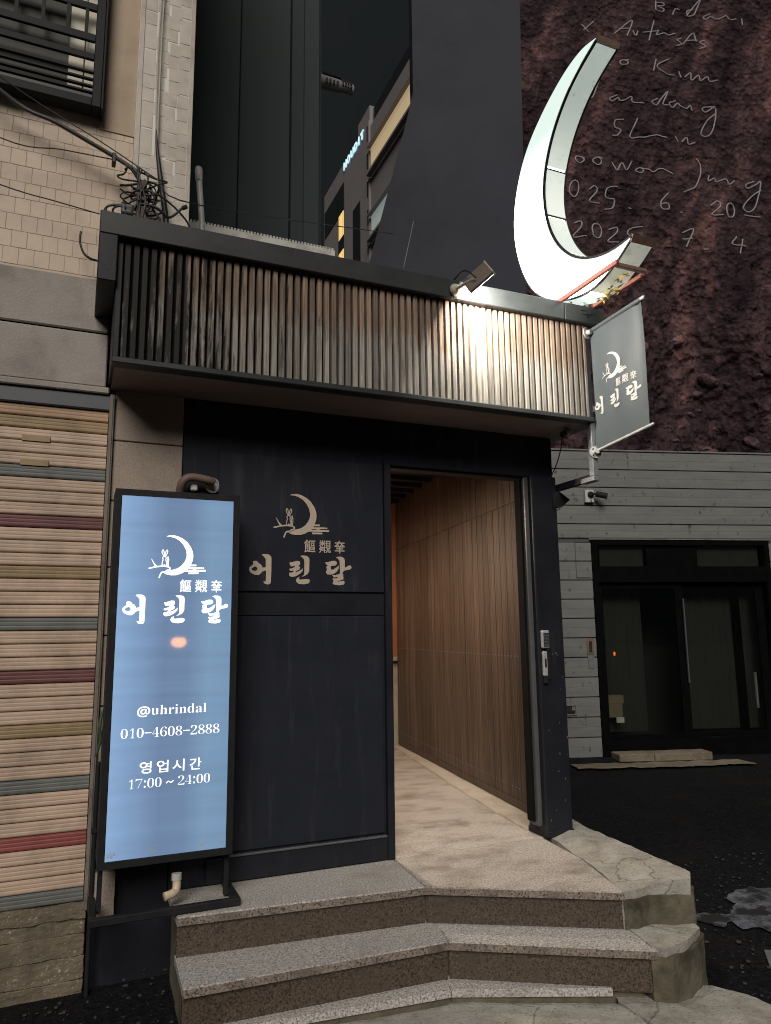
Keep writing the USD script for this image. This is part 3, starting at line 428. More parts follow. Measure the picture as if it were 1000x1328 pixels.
# nosing fronts: thin weathered edge strips just proud of the slabs
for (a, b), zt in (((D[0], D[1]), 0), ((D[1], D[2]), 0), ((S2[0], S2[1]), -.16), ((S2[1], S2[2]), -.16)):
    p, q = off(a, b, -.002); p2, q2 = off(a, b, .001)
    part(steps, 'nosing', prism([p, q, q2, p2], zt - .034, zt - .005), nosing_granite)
core = prism([(.47, -.30), (1.55, -.40), (2.30, -.83), (2.42, -.40), (2.42, -.05), (.47, -.05)], -.5, -.036)
part(steps, 'core', core, mossy_cement)
part(steps, 'core', prism([(.465, -.57), (1.555, -.60), (2.27, -1.03), (2.36, -.80), (1.55, -.36), (.465, -.28)], -.5, -.196), mossy_cement)
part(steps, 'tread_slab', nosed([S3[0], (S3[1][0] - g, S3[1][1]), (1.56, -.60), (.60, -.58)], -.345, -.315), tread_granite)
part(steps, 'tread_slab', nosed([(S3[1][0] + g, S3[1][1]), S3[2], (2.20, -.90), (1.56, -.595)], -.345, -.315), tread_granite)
for (a, b) in ((S3[0], S3[1]), (S3[1], S3[2])):
    a2, b2 = off(a, b, .012); p, q = off(a, b, .06); part(steps, 'riser_slab', prism([a2, b2, q, p], -.44, -.346), mossy_cement)
# the cement shoulders that close the steps on the side of the alley
sh = rough(prism([(2.322, -.870), (2.39, -.885), (2.47, -.868), (2.56, -.915), (2.655, -.94), (2.735, -.865), (2.80, .0), (2.86, .26), (2.72, .20), (2.545, -.02), (2.43, -.55)], -.44, .004), .022, .007, 9, 5)
v = sh.vertices; d = v[:, 0] - (2.50 + .12 * (v[:, 1] + .5)); lift = np.clip(d / .10, 0, 1); v[:, 2] += np.where(v[:, 2] > -.05, lift * .028 - .004, 0); sh.vertices = v
part(steps, 'cement_shoulder', sh, cement, label='pale cement ledge running back beside the entrance post', smooth=40)
sh2 = rough(prism([(2.30, -1.07), (2.34, -1.105), (2.45, -1.09), (2.56, -1.045), (2.64, -.995), (2.665, -.90), (2.60, -.80), (2.36, -.78)], -.46, -.155), .022, .009, 10, 8)
part(steps, 'cement_shoulder', sh2, cement, smooth=40)
face = rough(prism([(2.325, -.878), (2.39, -.897), (2.47, -.880), (2.56, -.928), (2.66, -.952), (2.745, -.868), (2.72, -.80), (2.40, -.80)], -.44, -.035), .02, .006, 12, 12)
part(steps, 'shoulder_face', face, mossy_cement, label='dark mossy cement at the side of the top step', smooth=40)
face = rough(prism([(2.285, -1.075), (2.35, -1.118), (2.46, -1.10), (2.57, -1.057), (2.655, -1.0), (2.69, -.90), (2.72, -.60), (2.5, -.6), (2.33, -.85)], -.47, -.19), .02, .008, 12, 14)
part(steps, 'shoulder_face', face, mossy_cement, smooth=40)
# cement apron in front of the lowest step
ap = rough(prism([(.80, -.62), (1.525, -.66), (2.15, -1.0), (2.17, -1.08), (2.10, -1.5), (1.6, -1.9), (.9, -1.35)], -.47, -.374), .03, .009, 6, 21)
struct('cement_apron', ap, cement, smooth=40)
ap = rough(prism([(2.165, -1.0), (2.20, -.93), (2.40, -1.0), (2.62, -1.06), (2.70, -1.22), (2.72, -1.6), (2.5, -2.0), (2.15, -1.55)], -.47, -.362), .03, .011, 6, 25)
struct('cement_apron', ap, cement, smooth=40)

# ================================================================ the building on the left
lb = thing('tiled_building', 'beige tiled building with striped roller shutter left of the restaurant', 'building', (-1.4, 1.5, -.4))
wall = part(lb, 'wall', bx(-3.2, .148, .004, 3.0, 2.905, 9.0), tile_grout)
part(lb, 'plaster', bx(-.018, .149, -.004, .004, 3.74, 9.0), ochre_render, 'ochre rendered strip beside the window')
tw, th = .068, .0865
for r in range(10):
    z = 2.925 + r * th; o = (r % 2) * .034 + rng.uniform(-.006, .006)
    for c in range(14):
        x0 = -.82 + c * tw + o; x1 = min(x0 + tw - .002, .146)
        if x1 - x0 < .015: continue
        j = rng.uniform(0, .003)
        part(wall, 'brick_tile', bx(x0, x1, .0018 - j * .45, .008, z + .0008, z + th - .0008, .0009), wall_tile)
pl = part(lb, 'corner_pilaster', bx(.150, .438, -.012, 3.0, 2.905, 9.0), glazed_grout, 'paler corner pilaster with staggered glazed tiles')
part(pl, 'edge_strip', bx(.152, .176, -.020, -.012, 2.93, 9.0, .003), glazed_tile); part(pl, 'edge_strip', bx(.418, .440, -.020, -.012, 2.93, 9.0, .003), glazed_tile)
for c in range(4):
    for r in range(27):
        z = 3.02 + r * .0785 + (c % 2) * .012 + rng.uniform(-.004, .004); x0 = .180 + c * .0595; sft = rng.choice([0, .012, -.008])
        x0 += sft * (0 < c < 3); x1 = x0 + .0565; a, b = .0014 + rng.uniform(0, .0005), .0026 + rng.uniform(0, .0006)
        m = bx(x0, x1, -.024, -.010, z, z + .0745); vv = np.array(m.vertices); k = (vv[:, 0] - x0) / (x1 - x0); fr = vv[:, 1] < -.017
        vv[fr, 1] = -.012 - (a + (b - a) * k[fr]); part(pl, 'glazed_tile', trimesh.Trimesh(vv, m.faces, process=False), glazed_tile)
for z0, z1 in ((2.632, 2.905), (2.352, 2.622)):
    part(lb, 'concrete_panel', bx(-3.2, .076, -.022, .2, z0, z1, .006), concrete_panel)
part(lb, 'panel_joint', bx(-3.2, .07, -.008, .2, 2.618, 2.636), charred_gap)
part(lb, 'ledge', bx(-3.2, .092, -.034, .2, 2.318, 2.350, .005), concrete_panel)
part(lb, 'lintel_rail', bx(-3.2, .105, -.016, .2, 2.238, 2.315, .006), rail_blue)
# shutter
gd = part(lb, 'shutter_guide', bx(.098, .121, -.030, .06, -.02, 2.318, .003), guide_paint)
part(gd, 'guide_lip', bx(.103, .113, -.036, -.030, -.02, 2.30, .001), guide_paint)
box_ = part(lb, 'roller_shutter', bx(-3.2, .098, .030, .05, .0, 2.25), charred_gap, 'roller shutter striped beige, slate, olive and maroon')
seq = ['brown', 'olive', 'beige', 'beige', 'beige', 'slate', 'beige', 'beige', 'beige', 'maroon', 'beige', 'beige', 'beige', 'olive', 'beige', 'beige', 'beige', 'slate', 'beige', 'beige', 'beige', 'maroon',
       'beige', 'beige', 'beige', 'olive', 'beige', 'beige', 'beige', 'slate', 'beige', 'beige', 'beige', 'red', 'beige', 'beige', 'beige', 'slate']
sp = 2.232 / len(seq)
for k, cn in enumerate(seq):
    zt = 2.240 - k * sp; pr = [(.030, zt - sp + .0005), (.006, zt - sp + .002)]
    for q in range(3):
        za = zt - sp + .005 + q * (sp - .010) / 3; h = (sp - .010) / 3
        pr += [(.0022, za + .001), (.0010, za + h * .3), (.0010, za + h * .8), (.0020, za + h * .98)]
    pr += [(.006, zt - .004), (.010, zt - .0015), (.030, zt - .0015)]
    m = trimesh.creation.extrude_polygon(Polygon(pr), 3.29, engine='earcut'); vv = np.array(m.vertices)
    part(box_, 'slat', trimesh.Trimesh(np.c_[vv[:, 2] - 3.195, vv[:, 0], vv[:, 1]], m.faces, process=False), shutter_paint[cn])
for z in (2.075, 1.958):
    part(box_, 'air_vent', bx(-.275, -.155, -.006, .0, z - .016, z + .014, .002), shutter_paint['olive'])
bw_ = part(lb, 'base_wall', bx(-3.2, .108, .012, .3, -.47, -.018), mossy_cement)
for k, (z0, z1) in enumerate(((-.120, -.020), (-.2085, -.1205), (-.304, -.2095), (-.47, -.305))):
    xs_ = [-2.2, -.75 - .15 * (k % 2), .112]
    for q in range(2): part(bw_, 'stone_block', rough(bx(xs_[q] + .003, xs_[q + 1] - .001, -.006 - .004 * (k % 2), .02, z0, z1, .003), .03, .006, 13, 31 + k * 5 + q), old_concrete, smooth=40)
sill = rough(bx(-3.2, .108, -.02, .03, -.055, .004), .05, .009, 12, 33); part(lb, 'door_sill', sill, old_concrete, smooth=40)
for z0, z1 in ((2.098, 2.352), (1.80, 2.092), (1.48, 1.794), (1.16, 1.474), (.84, 1.154), (.5, .834), (.18, .494)):
    part(lb, 'stone_panel', bx(.125, .452, -.006, .2, z0, z1, .003), stone_panel)
part(lb, 'pillar_core', bx(.124, .451, .012, .3, .17, 2.35), old_concrete); part(lb, 'pillar_foot', bx(.124, .451, .0125, .3, -.45, .17), black_paint)  # foot coloured black: the shade under the light box is in its colour
# barred window
w = thing('barred_window', 'dark steel security grille over a window high on the tiled wall', 'window grille', (-.5, -.05, 3.82))
part(w, 'wall_opening', bx(-1.6, -.03, -.018, .02, 3.82, 6.0), dark_screen)
part(w, 'cream_pane', bx(-.185, -.115, -.026, -.019, 3.93, 6.0), cream_pane); part(w, 'cream_pane', bx(-.108, -.062, -.026, -.019, 3.93, 6.0), cream_pane)
part(w, 'white_louvre', bx(-1.6, -.062, -.028, -.019, 3.862, 3.918), pale_louvre)
part(w, 'frame_post', bx(-.064, -.020, -.10, -.012, 3.79, 6.0, .004), black_metal)
part(w, 'frame_bottom', bx(-1.6, -.064, -.10, -.012, 3.79, 3.838, .004), black_metal)
part(w, 'frame_edge', bx(-.019, -.011, -.104, -.0, 3.785, 6.0), black_metal)
for k, (z, h) in enumerate(((3.872, .012), (3.905, .012), (3.945, .012), (3.985, .012), (4.06, .036), (4.165, .042), (4.345, .040), (4.52, .03), (4.7, .04))):
    part(w, 'bar', bx(-1.6, -.064, -.088, -.070, z, z + h, .002), black_metal)
for x in (-.44, -.32, -.205, -.118):
    part(w, 'upright', bx(x, x + .017, -.086, -.072, 4.205, 4.348), black_metal)

# ================================================================ the restaurant
rs = thing('restaurant_front', 'black restaurant entrance under a slatted timber fascia', 'building', (1.4, 0, 0))
part(rs, 'front_wall', bx(.457, 1.545, 0, .10, 0, 2.345), navy_panel)
part(rs, 'front_wall_foot', bx(.126, 1.545, .012, .10, -.45, 0), black_paint)
# cover strips of the fixed door panel
dp = part(rs, 'door_panel', bx(.66, 1.532, -.010, 0, .135, 1.245, .003), navy_panel)
part(dp, 'bottom_rail', bx(.62, 1.545, -.024, 0, .006, .115, .004), black_paint); part(dp, 'rail_lip', bx(.70, 1.540, -.030, -.012, .116, .126, .002), grey_trim)
part(dp, 'cross_rail', bx(.62, 1.543, -.006, 0, 1.250, 1.362, .002), black_paint)
lp = part(rs, 'logo_panel', bx(.634, 1.541, -.014, 0, 1.372, 2.082, .002), navy_panel, 'sheet with the beige crescent emblem and name')
part(rs, 'door_jamb', bx(1.546, 1.586, -.026, .14, .002, 2.09, .004), black_paint)
part(rs, 'lintel', bx(1.5465, 2.692, -.004, .14, 2.092, 2.345, .003), navy_panel)
tr = part(rs, 'sliding_track', bx(1.586, 2.50, .02, .10, 2.078, 2.0915), black_metal)
pt = part(rs, 'entrance_post', bx(2.512, 2.692, -.040, .14, .004, 2.0915, .006), black_paint, 'black post right of the opening with digital lock')
part(pt, 'guide_rail', bx(2.486, 2.5115, .0, .10, .06, 2.088, .002), grey_trim); part(pt, 'guide_gap', bx(2.470, 2.4855, .03, .09, .08, 2.085), charred_gap)
part(pt, 'foot_plate', bx(2.508, 2.697, -.046, .145, .002, .035, .004), black_metal)
# emblem and lettering
LOGO = None
def logo_shapes():
    global LOGO
    if LOGO is None:
        P = {k: Polygon(v).buffer(0) for k, v in LOGO_SHAPES.items()}
        def soft(p, r=1.3): return p.buffer(-r * .5).buffer(r).buffer(-r * .5).simplify(.12)
        def ink(w, pts): return LineString(spline(pts, 5)).buffer(w / 2, 5).simplify(.12)
        Sx = {k: ink(w, p) for k, (w, p) in LOGO_STROKES.items()}
        tree = unary_union([Sx['branch'], P['twig']])
        crescent = P['moon'].buffer(-1.2).buffer(2.4).buffer(-1.2).difference(Sx['branch'].buffer(2.2))
        crescent = max(polys(crescent), key=lambda q: q.area).simplify(.15)
        cloud = unary_union([Sx[k] for k in ('c1', 'c2', 'c3', 'c4', 'c5')]); dot = Sx['dot']
        hare = unary_union([Sx[k] for k in ('el', 'er', 'hd', 'hd2', 'tail', 'st1', 'st2', 'st3')])
        LOGO = {'crescent': crescent, 'cloud': unary_union([cloud, dot]).difference(crescent), 'branch': tree.difference(crescent), 'hare': hare.difference(tree),
                'name_letter': [soft(P['eo'].difference(P['eo_hole'])), soft(unary_union([P['rin_r'], P['rin_i'], P['rin_n']]), .9), soft(unary_union([P['dal_d'], P['dal_a'], P['dal_r']]), .9)],
                'small_letter': [fit(lettering(ch, 'Noto Sans CJK Regular', .9), x0, 77.5, x1, 135.) for ch, x0, x1 in (('\u9947', 23.5, 75.), ('\u468f', 92.5, 147.), ('\u7f8d', 165., 215.))]}
    return LOGO
def put_logo(parent, T, s, u, v, mat, depth=.0015, w0=0.0, bend=None):
    from shapely import affinity
    for k, gs in logo_shapes().items():
        for gsh in (gs if isinstance(gs, list) else [gs]):
            m = slab(affinity.affine_transform(gsh, [s / 1000, 0, 0, s / 1000, u, v]), depth, T, w0)
            if bend: m = trimesh.Trimesh(bend(np.array(m.vertices)), m.faces, process=False)
            part(parent, k, m, mat)
put_logo(lp, front(-.0145), 1.19, 1.0595, 1.4845, gold_print)

# fascia
fb = part(rs, 'fascia_board', bx(.090, 2.702, -.385, -.05, 2.37, 2.93), charred_gap)
x = .120; pitch = .0379
while x < 2.665:
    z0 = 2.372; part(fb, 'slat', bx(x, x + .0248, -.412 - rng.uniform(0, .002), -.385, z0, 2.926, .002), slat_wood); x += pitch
part(fb, 'end_post', bx(.086, .112, -.414, -.05, 2.36, 2.93, .003), black_paint); part(fb, 'end_post', bx(2.672, 2.704, -.414, -.05, 2.365, 2.93, .003), black_paint)
part(rs, 'fascia_sill', bx(.086, 2.706, -.420, -.345, 2.344, 2.372, .004), beam_metal)
part(rs, 'soffit', bx(.10, 2.70, -.345, -.001, 2.350, 2.372), soffit_board)
bm = part(rs, 'top_beam', bx(.006, 2.51, -.450, .10, 2.928, 3.036, .004), beam_metal); part(bm, 'beam_end', bx(2.512, 2.795, -.451, .10, 2.928, 3.035, .004), beam_metal)
part(bm, 'beam_drop', bx(.006, .086, -.450, .0, 2.705, 2.9275, .004), black_paint)
# the firm's mark and scuffs on the end of the beam are worn paint
for (a, b, c, d) in ((2.63, 2.665, 3.005, 3.009), (2.625, 2.66, 3.0, 3.003), (2.635, 2.70, 2.978, 2.984), (2.665, 2.675, 2.962, 2.99), (2.69, 2.72, 2.986, 2.990)):
    part(bm, 'scuff', bx(a, b, -.4525, -.450, c, d), black_paint)
part(rs, 'roof', bx(.44, 2.78, .1005, 4.2, 2.80, 3.02), black_metal)
rf = part(rs, 'rear_roof_wall', bx(.46, 1.50, .66, 2.4, 3.0205, 3.60), black_paint)
ribs = unary_union([sbox(.46 + k * .021, 3.602, .46 + k * .021 + .012, 3.70) for k in range(48)] + [sbox(.46, 3.602, 1.47, 3.685)])
part(rf, 'ribbed_roof_sheet', slab(ribs, 1.6, frame((0, 2.2, 0), (1, 0, 0), (0, 0, 1), (0, -1, 0))), roof_sheet, 'pale ribbed roof sheet behind the beam')
# corridor
cw = thing('corridor', 'timber lined corridor with granite floor behind the open entrance', 'corridor', (2.3, 1.8, 0))
A0, A1 = np.array([2.692, .30]), np.array([3.145, 3.42]); cd = (A1 - A0) / np.linalg.norm(A1 - A0); cn = np.array([-cd[1], cd[0]]); CL = np.linalg.norm(A1 - A0)
TC = frame((A0[0], A0[1], 0), (cd[0], cd[1], 0), (0, 0, 1), (cd[1], -cd[0], 0))          # u along the wall, v up, w into the wall
def cbox(u0, u1, z0, z1, w0, w1, b=0): m = bx(u0, u1, z0, z1, w0, w1, b); m.apply_transform(TC); return m
cb = part(cw, 'plank_wall', cbox(-.12, CL, .0, 2.60, .0, .08), charred_gap)
u = -.10; 
while u < CL - .02:
    wd = min(rng.uniform(.098, .112), CL - u); 
    for z0, z1 in ((.075, 2.020), (2.024, 2.58)):
        pr = [(u + .0022, 0)]; w_ = -.013 - rng.uniform(0, .002); nr = 4; rw = (wd - .0044) / nr
        for q in range(nr): pr += [(u + .0022 + q * rw + .0012, w_), (u + .0022 + (q + 1) * rw - .0012, w_)] + ([(u + .0022 + (q + 1) * rw, w_ + .004)] if q < nr - 1 else [])
        pr += [(u + wd - .0022, 0)]
        m = trimesh.creation.extrude_polygon(Polygon(pr), z1 - z0, engine='earcut'); v_ = np.array(m.vertices); m = trimesh.Trimesh(np.c_[v_[:, 0], v_[:, 2] + z0, v_[:, 1]], m.faces[:, ::-1], process=False); m.apply_transform(TC)
        part(cb, 'plank', m, plank_brown)
    u += wd
part(cb, 'skirting', cbox(-.10, CL, .018, .072, -.0135, 0), plank_brown)
nails = [trimesh.creation.icosphere(0, .0055) for _ in range(118)]
for k, m in enumerate(nails):
    m.apply_scale((1, 1, .4)); m.apply_translation(((k % 59) * CL / 59 + .02, .990 if k < 59 else .145, -.0145)); m.apply_transform(TC)
part(cb, 'nail_heads', cat(*nails), galv, kind='stuff')
part(cw, 'corridor_floor', prism([(1.50, -.004), (2.56, -.004), (2.745, .12), (3.22, 3.6), (1.50, 3.6)], -.04, -.0005), deck_granite)
kb = rough(prism([(2.50, .14), (2.68, .14), (3.13, 3.40), (3.04, 3.30), (2.80, 2.0), (2.66, 1.25), (2.56, .62)], -.03, .012), .05, .006, 8, 41)
part(cw, 'cement_curb', kb, curb_cement, smooth=40)
ew = part(cw, 'end_wall', bx(1.45, 3.20, 3.45, 3.55, .90, 2.62), orange_wall, 'orange painted upper end wall'); part(cw, 'end_wall_base', bx(1.45, 3.20, 3.43, 3.55, 0, .90), curb_cement, 'pale lower end wall'); part(ew, 'dado_rail', bx(1.45, 3.16, 3.40, 3.43, .835, .86), black_metal)
part(cw, 'left_wall', bx(1.44, 1.50, .14, 3.55, 0, 2.62), old_concrete)
cl = part(cw, 'ceiling', bx(1.44, 3.4, .14, 3.55, 2.62, 2.66), ceiling_sheet)
for k in range(12):
    y = .30 + k * .27; part(cl, 'ceiling_bar', bx(1.50, min(3.2, 2.66 + y * .145), y, y + .085, 2.52, 2.60, .003), black_paint)
part(cw, 'outer_side_wall', prism([(2.70, .141), (2.80, .141), (3.30, 3.6), (3.24, 3.6)], -.3, 2.80), black_paint)
# corridor lamps: hooded wall lights on the inner left wall
for y in (.95, 2.55):
    lm = thing('hooded_wall_lamp', 'hooded warm wall lamp on the hidden left wall of the corridor, ' + ('nearer the street' if y < 2 else 'nearer the end wall'), 'lamp', (1.50, y, 2.0))
    part(lm, 'hood', cat(bx(1.502, 1.66, y - .10, y + .10, 2.055, 2.07), bx(1.502, 1.515, y - .1, y + .1, 1.94, 2.055), bx(1.655, 1.66, y - .10, y + .10, 2.018, 2.055), bx(1.515, 1.655, y - .10, y - .095, 2.018, 2.055), bx(1.515, 1.655, y + .095, y + .10, 2.018, 2.055)), black_metal)
    part(lm, 'bulb', disc_stack((1.58, y, 2.05), (0, 0, -1), [(0, .012), (.02, .016), (.04, .016), (.05, .010)]), lamp_warm)
    L = UsdLux.SphereLight.Define(stage, numbered(str(lm.GetPath()), 'light')); L.CreateRadiusAttr(.03); L.CreateNormalizeAttr(True); L.CreateIntensityAttr(LAMP_POWER); L.CreateColorAttr(Gf.Vec3f(1, .80, .60))
    L.AddTranslateOp().Set(Gf.Vec3d(.080, 0, .025))

# ================================================================ things on the front
ls = thing('light_box_sign', 'tall blue back-lit light box with white emblem, name, phone number and hours', 'sign', (.415, -.17, .2))
def ring2(x0, x1, z0, z1, t): return sbox(x0, z0, x1, z1).difference(sbox(x0 + t, z0 + t, x1 - t, z1 - t))
part(ls, 'case', bx(.136, .696, -.235, -.075, .196, 1.812, .004), black_metal)
part(ls, 'frame', slab(ring2(.136, .696, .196, 1.812, .029), .02, front(-.2352)), black_metal)
sf = part(ls, 'lit_face', bx(.163, .669, -.246, -.236, .223, 1.785), sign_face)
put_logo(sf, front(-.2465), 1.0, .4069, 1.2722, sign_white, .001)
TXT = (('@', 'NotoSansMath-Regular', .2687, .8045, .3235, .8495, 0), ('\U0001d42e\U0001d421\U0001d42b\U0001d422\U0001d427\U0001d41d\U0001d41a\U0001d425', 'NotoSansMath-Regular', .3285, .8125, .5655, .8528, -1.4))
for s, f, a, b, c, d, gr in TXT: part(sf, 'contact_letters', slab(fit(lettering(s, f, gr if gr else 1.6), a, b, c, d), .001, front(-.2465)), sign_white)
def digits(s): return ''.join(chr(0x1d7ce + int(ch)) if ch.isdigit() else ch for ch in s)
def spaced(s, x0, x1, z0, z1, gr, adv, name):
    wsum = sum(adv.get(ch, 1.0) for ch in s); uw = (x1 - x0) / wsum; x = x0
    for ch in s:
        wch = adv.get(ch, 1.0) * uw; h = z1 - z0
        if ch == '-': gsh = sbox(x + wch * .06, z0 + h * .42, x + wch * .94, z0 + h * .52)
        elif ch == ':': gsh = unary_union([Point(x + wch / 2, z0 + h * .12).buffer(h * .105), Point(x + wch / 2, z0 + h * .70).buffer(h * .105)])
        elif ch == '~': gsh = LineString(spline([(x + wch * .08, z0 + h * .33), (x + wch * .32, z0 + h * .5), (x + wch * .66, z0 + h * .36), (x + wch * .92, z0 + h * .54)], 5)).buffer(h * .055)
        elif ch == ' ': x += wch; continue
        else: gsh = fit(lettering(digits(ch), 'NotoSansMath-Regular', gr), x + wch * (.22 if ch == '1' else .07), z0, x + wch * (.80 if ch == '1' else .93), z1)
        part(sf, name, slab(gsh, .001, front(-.2465)), sign_white); x += wch
spaced('010-4608-2888', .2035, .6285, .7185, .7585, -2.2, {'-': .98}, 'phone_digit')
spaced('17:00 ~ 24:00', .2420, .5925, .508, .546, -2.6, {':': .55, ' ': .5, '~': 1.1}, 'hours_digit')
for ch, x0, x1 in (('\uc601', .2890, .3385), ('\uc5c5', .3600, .4090), ('\uc2dc', .4265, .4775), ('\uac04', .5000, .5500)):
    part(sf, 'hours_letter', slab(fit(lettering(ch, 'Noto Sans CJK Regular', 1.0), x0, .567, x1, .617), .001, front(-.2465)), sign_white)
# frosty scratches of peeling film along the lower edge of the face
rr = random.Random(4); flakes = []
for k in range(60):
    x0 = rr.choice([.18, .20, .33, .36, .58, .62, .64]) + rr.uniform(-.02, .02); z0 = .235 + abs(rr.gauss(0, .012)); L_ = rr.uniform(.003, .016); an = rr.uniform(.6, 2.4)
    flakes.append(LineString([(x0, z0), (x0 + L_ * math.cos(an), z0 + L_ * math.sin(an))]).buffer(rr.uniform(.0004, .0012), 2))
part(sf, 'peeling_film', slab(unary_union(flakes).intersection(sbox(.166, .225, .667, .40)), .0006, front(-.2465)), M('film_white', (.5, .55, .62)), kind='stuff')
for xx0 in (.20, .60): part(ls, 'bracket', bx(xx0, xx0 + .03, -.075, -.006, 1.60, 1.64), black_metal)
part(ls, 'leg', bx(.142, .162, -.20, -.18, .012, .196), black_metal); part(ls, 'leg', bx(.672, .692, -.20, -.18, .012, .196), black_metal)
ft = part(ls, 'foot_frame', bx(.112, .722, -.330, -.300, .004, .034, .003), black_metal); part(ft, 'foot_side', bx(.692, .722, -.300, -.012, .004, .034, .003), black_metal); part(ft, 'foot_side', bx(.112, .142, -.300, -.012, .004, .034, .003), black_metal)

# duct above the sign
du = thing('wall_duct', 'short brown elbow duct between stone pillar and black wall above the light box', 'duct', (.51, -.06, 1.9))
part(du, 'pipe', tube([(.44, -.03, 1.835), (.445, -.06, 1.885), (.465, -.07, 1.915), (.50, -.07, 1.925), (.565, -.065, 1.918), (.60, -.05, 1.912)], .021, 12), M('duct_brown', (.14, .09, .075), (.18, .12, .1), rough=.6), smooth=True)
part(du, 'flange', disc_stack((.600, -.012, 1.902), (.25, -1, 0), [(0, .040), (.010, .040), (.012, .030), (.004, .028)], 24), steel)
part(du, 'white_plug', bx(.492, .525, -.055, -.03, 1.862, 1.898, .006), white_plastic)
# drain, post and recess below the sign
pv = thing('drain_elbow', 'cream plastic drain elbow sticking out under the light box', 'pipe', (.46, -.26, .06))
part(pv, 'spout', tube([(.464, -.215, .118), (.465, -.22, .092), (.460, -.228, .070), (.442, -.236, .060), (.412, -.246, .056)], .018, 14), pvc, smooth=True)
part(pv, 'joint_collar', cyl((.464, -.216, .108), (.464, -.214, .135), .0215, 16), white_plastic)
solo('stone_stub', rough(bx(.138, .222, -.045, .01, -.06, .130), .03, .004, 15, 51), stone_panel, 'short grey stone block standing in the gap below the light box', 'stone block', smooth=40)
solo('recess_ground', rough(bx(.12, .455, -.35, .02, -.44, -.36), .04, .014, 9, 52), asphalt, 'rubble filled gap between shutter wall and granite steps, coloured dark for its shade', 'rubble', smooth=40)  # shade of the gap is put into this dark surface colour
cdt = thing('wall_conduit', 'dark vertical conduit beside the striped shutter below the light box', 'conduit', (.118, -.05, -.40))
part(cdt, 'pipe', tube([(.126, -.05, -.42), (.126, -.05, -.1), (.127, -.05, .45), (.128, -.05, .60)], .010, 8), black_metal, smooth=True)
for z in (-.02, .30): part(cdt, 'clip', bx(.112, .14, -.064, -.03, z, z + .018, .002), black_metal)
solo('green_strap', tube([(.134, -.10, .83), (.124, -.105, .76), (.130, -.10, .70), (.115, -.10, .63)], [.004, .010, .009, .004], 6), leaf_green, 'limp dark green leaf hanging beside the left edge of the light box', 'leaf', smooth=True)

# digital lock
dl = thing('door_lock', 'silver and black digital door lock with keypad on the entrance post', 'door lock', (2.545, -.04, 1.03))
part(dl, 'keypad_body', bx(2.524, 2.574, -.062, -.0405, 1.055, 1.158, .006), steel); kp = part(dl, 'keypad', bx(2.532, 2.568, -.0645, -.062, 1.064, 1.142, .001), black_metal)
for r in range(4):
    for c in range(3): part(kp, 'key', bx(2.535 + c * .011, 2.543 + c * .011, -.0662, -.0645, 1.068 + r * .018, 1.080 + r * .018), grey_trim)
part(dl, 'lock_case', bx(2.527, 2.556, -.060, -.0405, .895, 1.036, .005), steel); part(dl, 'label_slot', bx(2.535, 2.547, -.0615, -.060, .945, .995), black_metal); part(dl, 'bolt_box', bx(2.556, 2.578, -.052, -.0405, .875, 1.05, .003), black_metal)
part(dl, 'lower_cap', bx(2.53, 2.56, -.058, -.0405, .852, .894, .004), black_metal)

# floodlight on the beam
fl = thing('floodlight', 'small pale floodlight clamped on the beam, lighting the timber slats', 'floodlight', (1.78, -.60, 2.95))
FN = np.array([.82, .30, -.48]); FN /= np.linalg.norm(FN); FV = np.array([.46, .76, .45]); FV -= FN * (FV @ FN); FV /= np.linalg.norm(FV); FU = np.cross(FN, FV)
FC = np.array([1.842, -.62, 2.970]); TF = frame(FC, FV, FU, FN)
def fbox(*a): m = bx(*a); m.apply_transform(TF); return m
aged = M('aged_white', (.40, .37, .30), (.48, .45, .38), rough=.5)
part(fl, 'housing', fbox(-.085, .085, -.075, .075, -.020, .0, .006), M('flood_back', (.16, .13, .115), (.2, .17, .15), rough=.45)); part(fl, 'rim', fbox(-.089, .089, .070, .079, -.022, .006, .002), aged)
part(fl, 'lens', fbox(-.078, .078, -.068, .068, .0, .003), flood_lens)
part(fl, 'bracket', tube([(1.785, -.47, 2.968), (1.785, -.52, 2.960), (1.80, -.58, 2.965), (1.832, -.615, 2.972)], .008, 8), aged, smooth=True)
part(fl, 'clamp_disc', disc_stack((1.785, -.452, 2.968), (.45, -1, .1), [(0, .034), (.012, .036), (.03, .028), (.034, .012)], 20), aged)
part(fl, 'cable', tube([(1.80, -.66, 2.95), (1.79, -.60, 3.01), (1.80, -.52, 3.05), (1.795, -.42, 3.04)], .004, 6), rubber, smooth=True)
RL = UsdLux.RectLight.Define(stage, str(fl.GetPath()) + '/lamp_light'); RL.CreateWidthAttr(.15); RL.CreateHeightAttr(.13); RL.CreateNormalizeAttr(True); RL.CreateIntensityAttr(FLOOD_POWER); RL.CreateColorAttr(Gf.Vec3f(1, .93, .80))
Zl = Gf.Vec3d(*(-FN)); Xl = Gf.Vec3d(*FV); Yl = Gf.Cross(Zl, Xl); pl_ = FC + FN * .006 - np.array([1.78, -.60, 2.95])
RL.AddTransformOp().Set(Gf.Matrix4d(*Xl, 0, *Yl, 0, *Zl, 0, *map(float, pl_), 1))

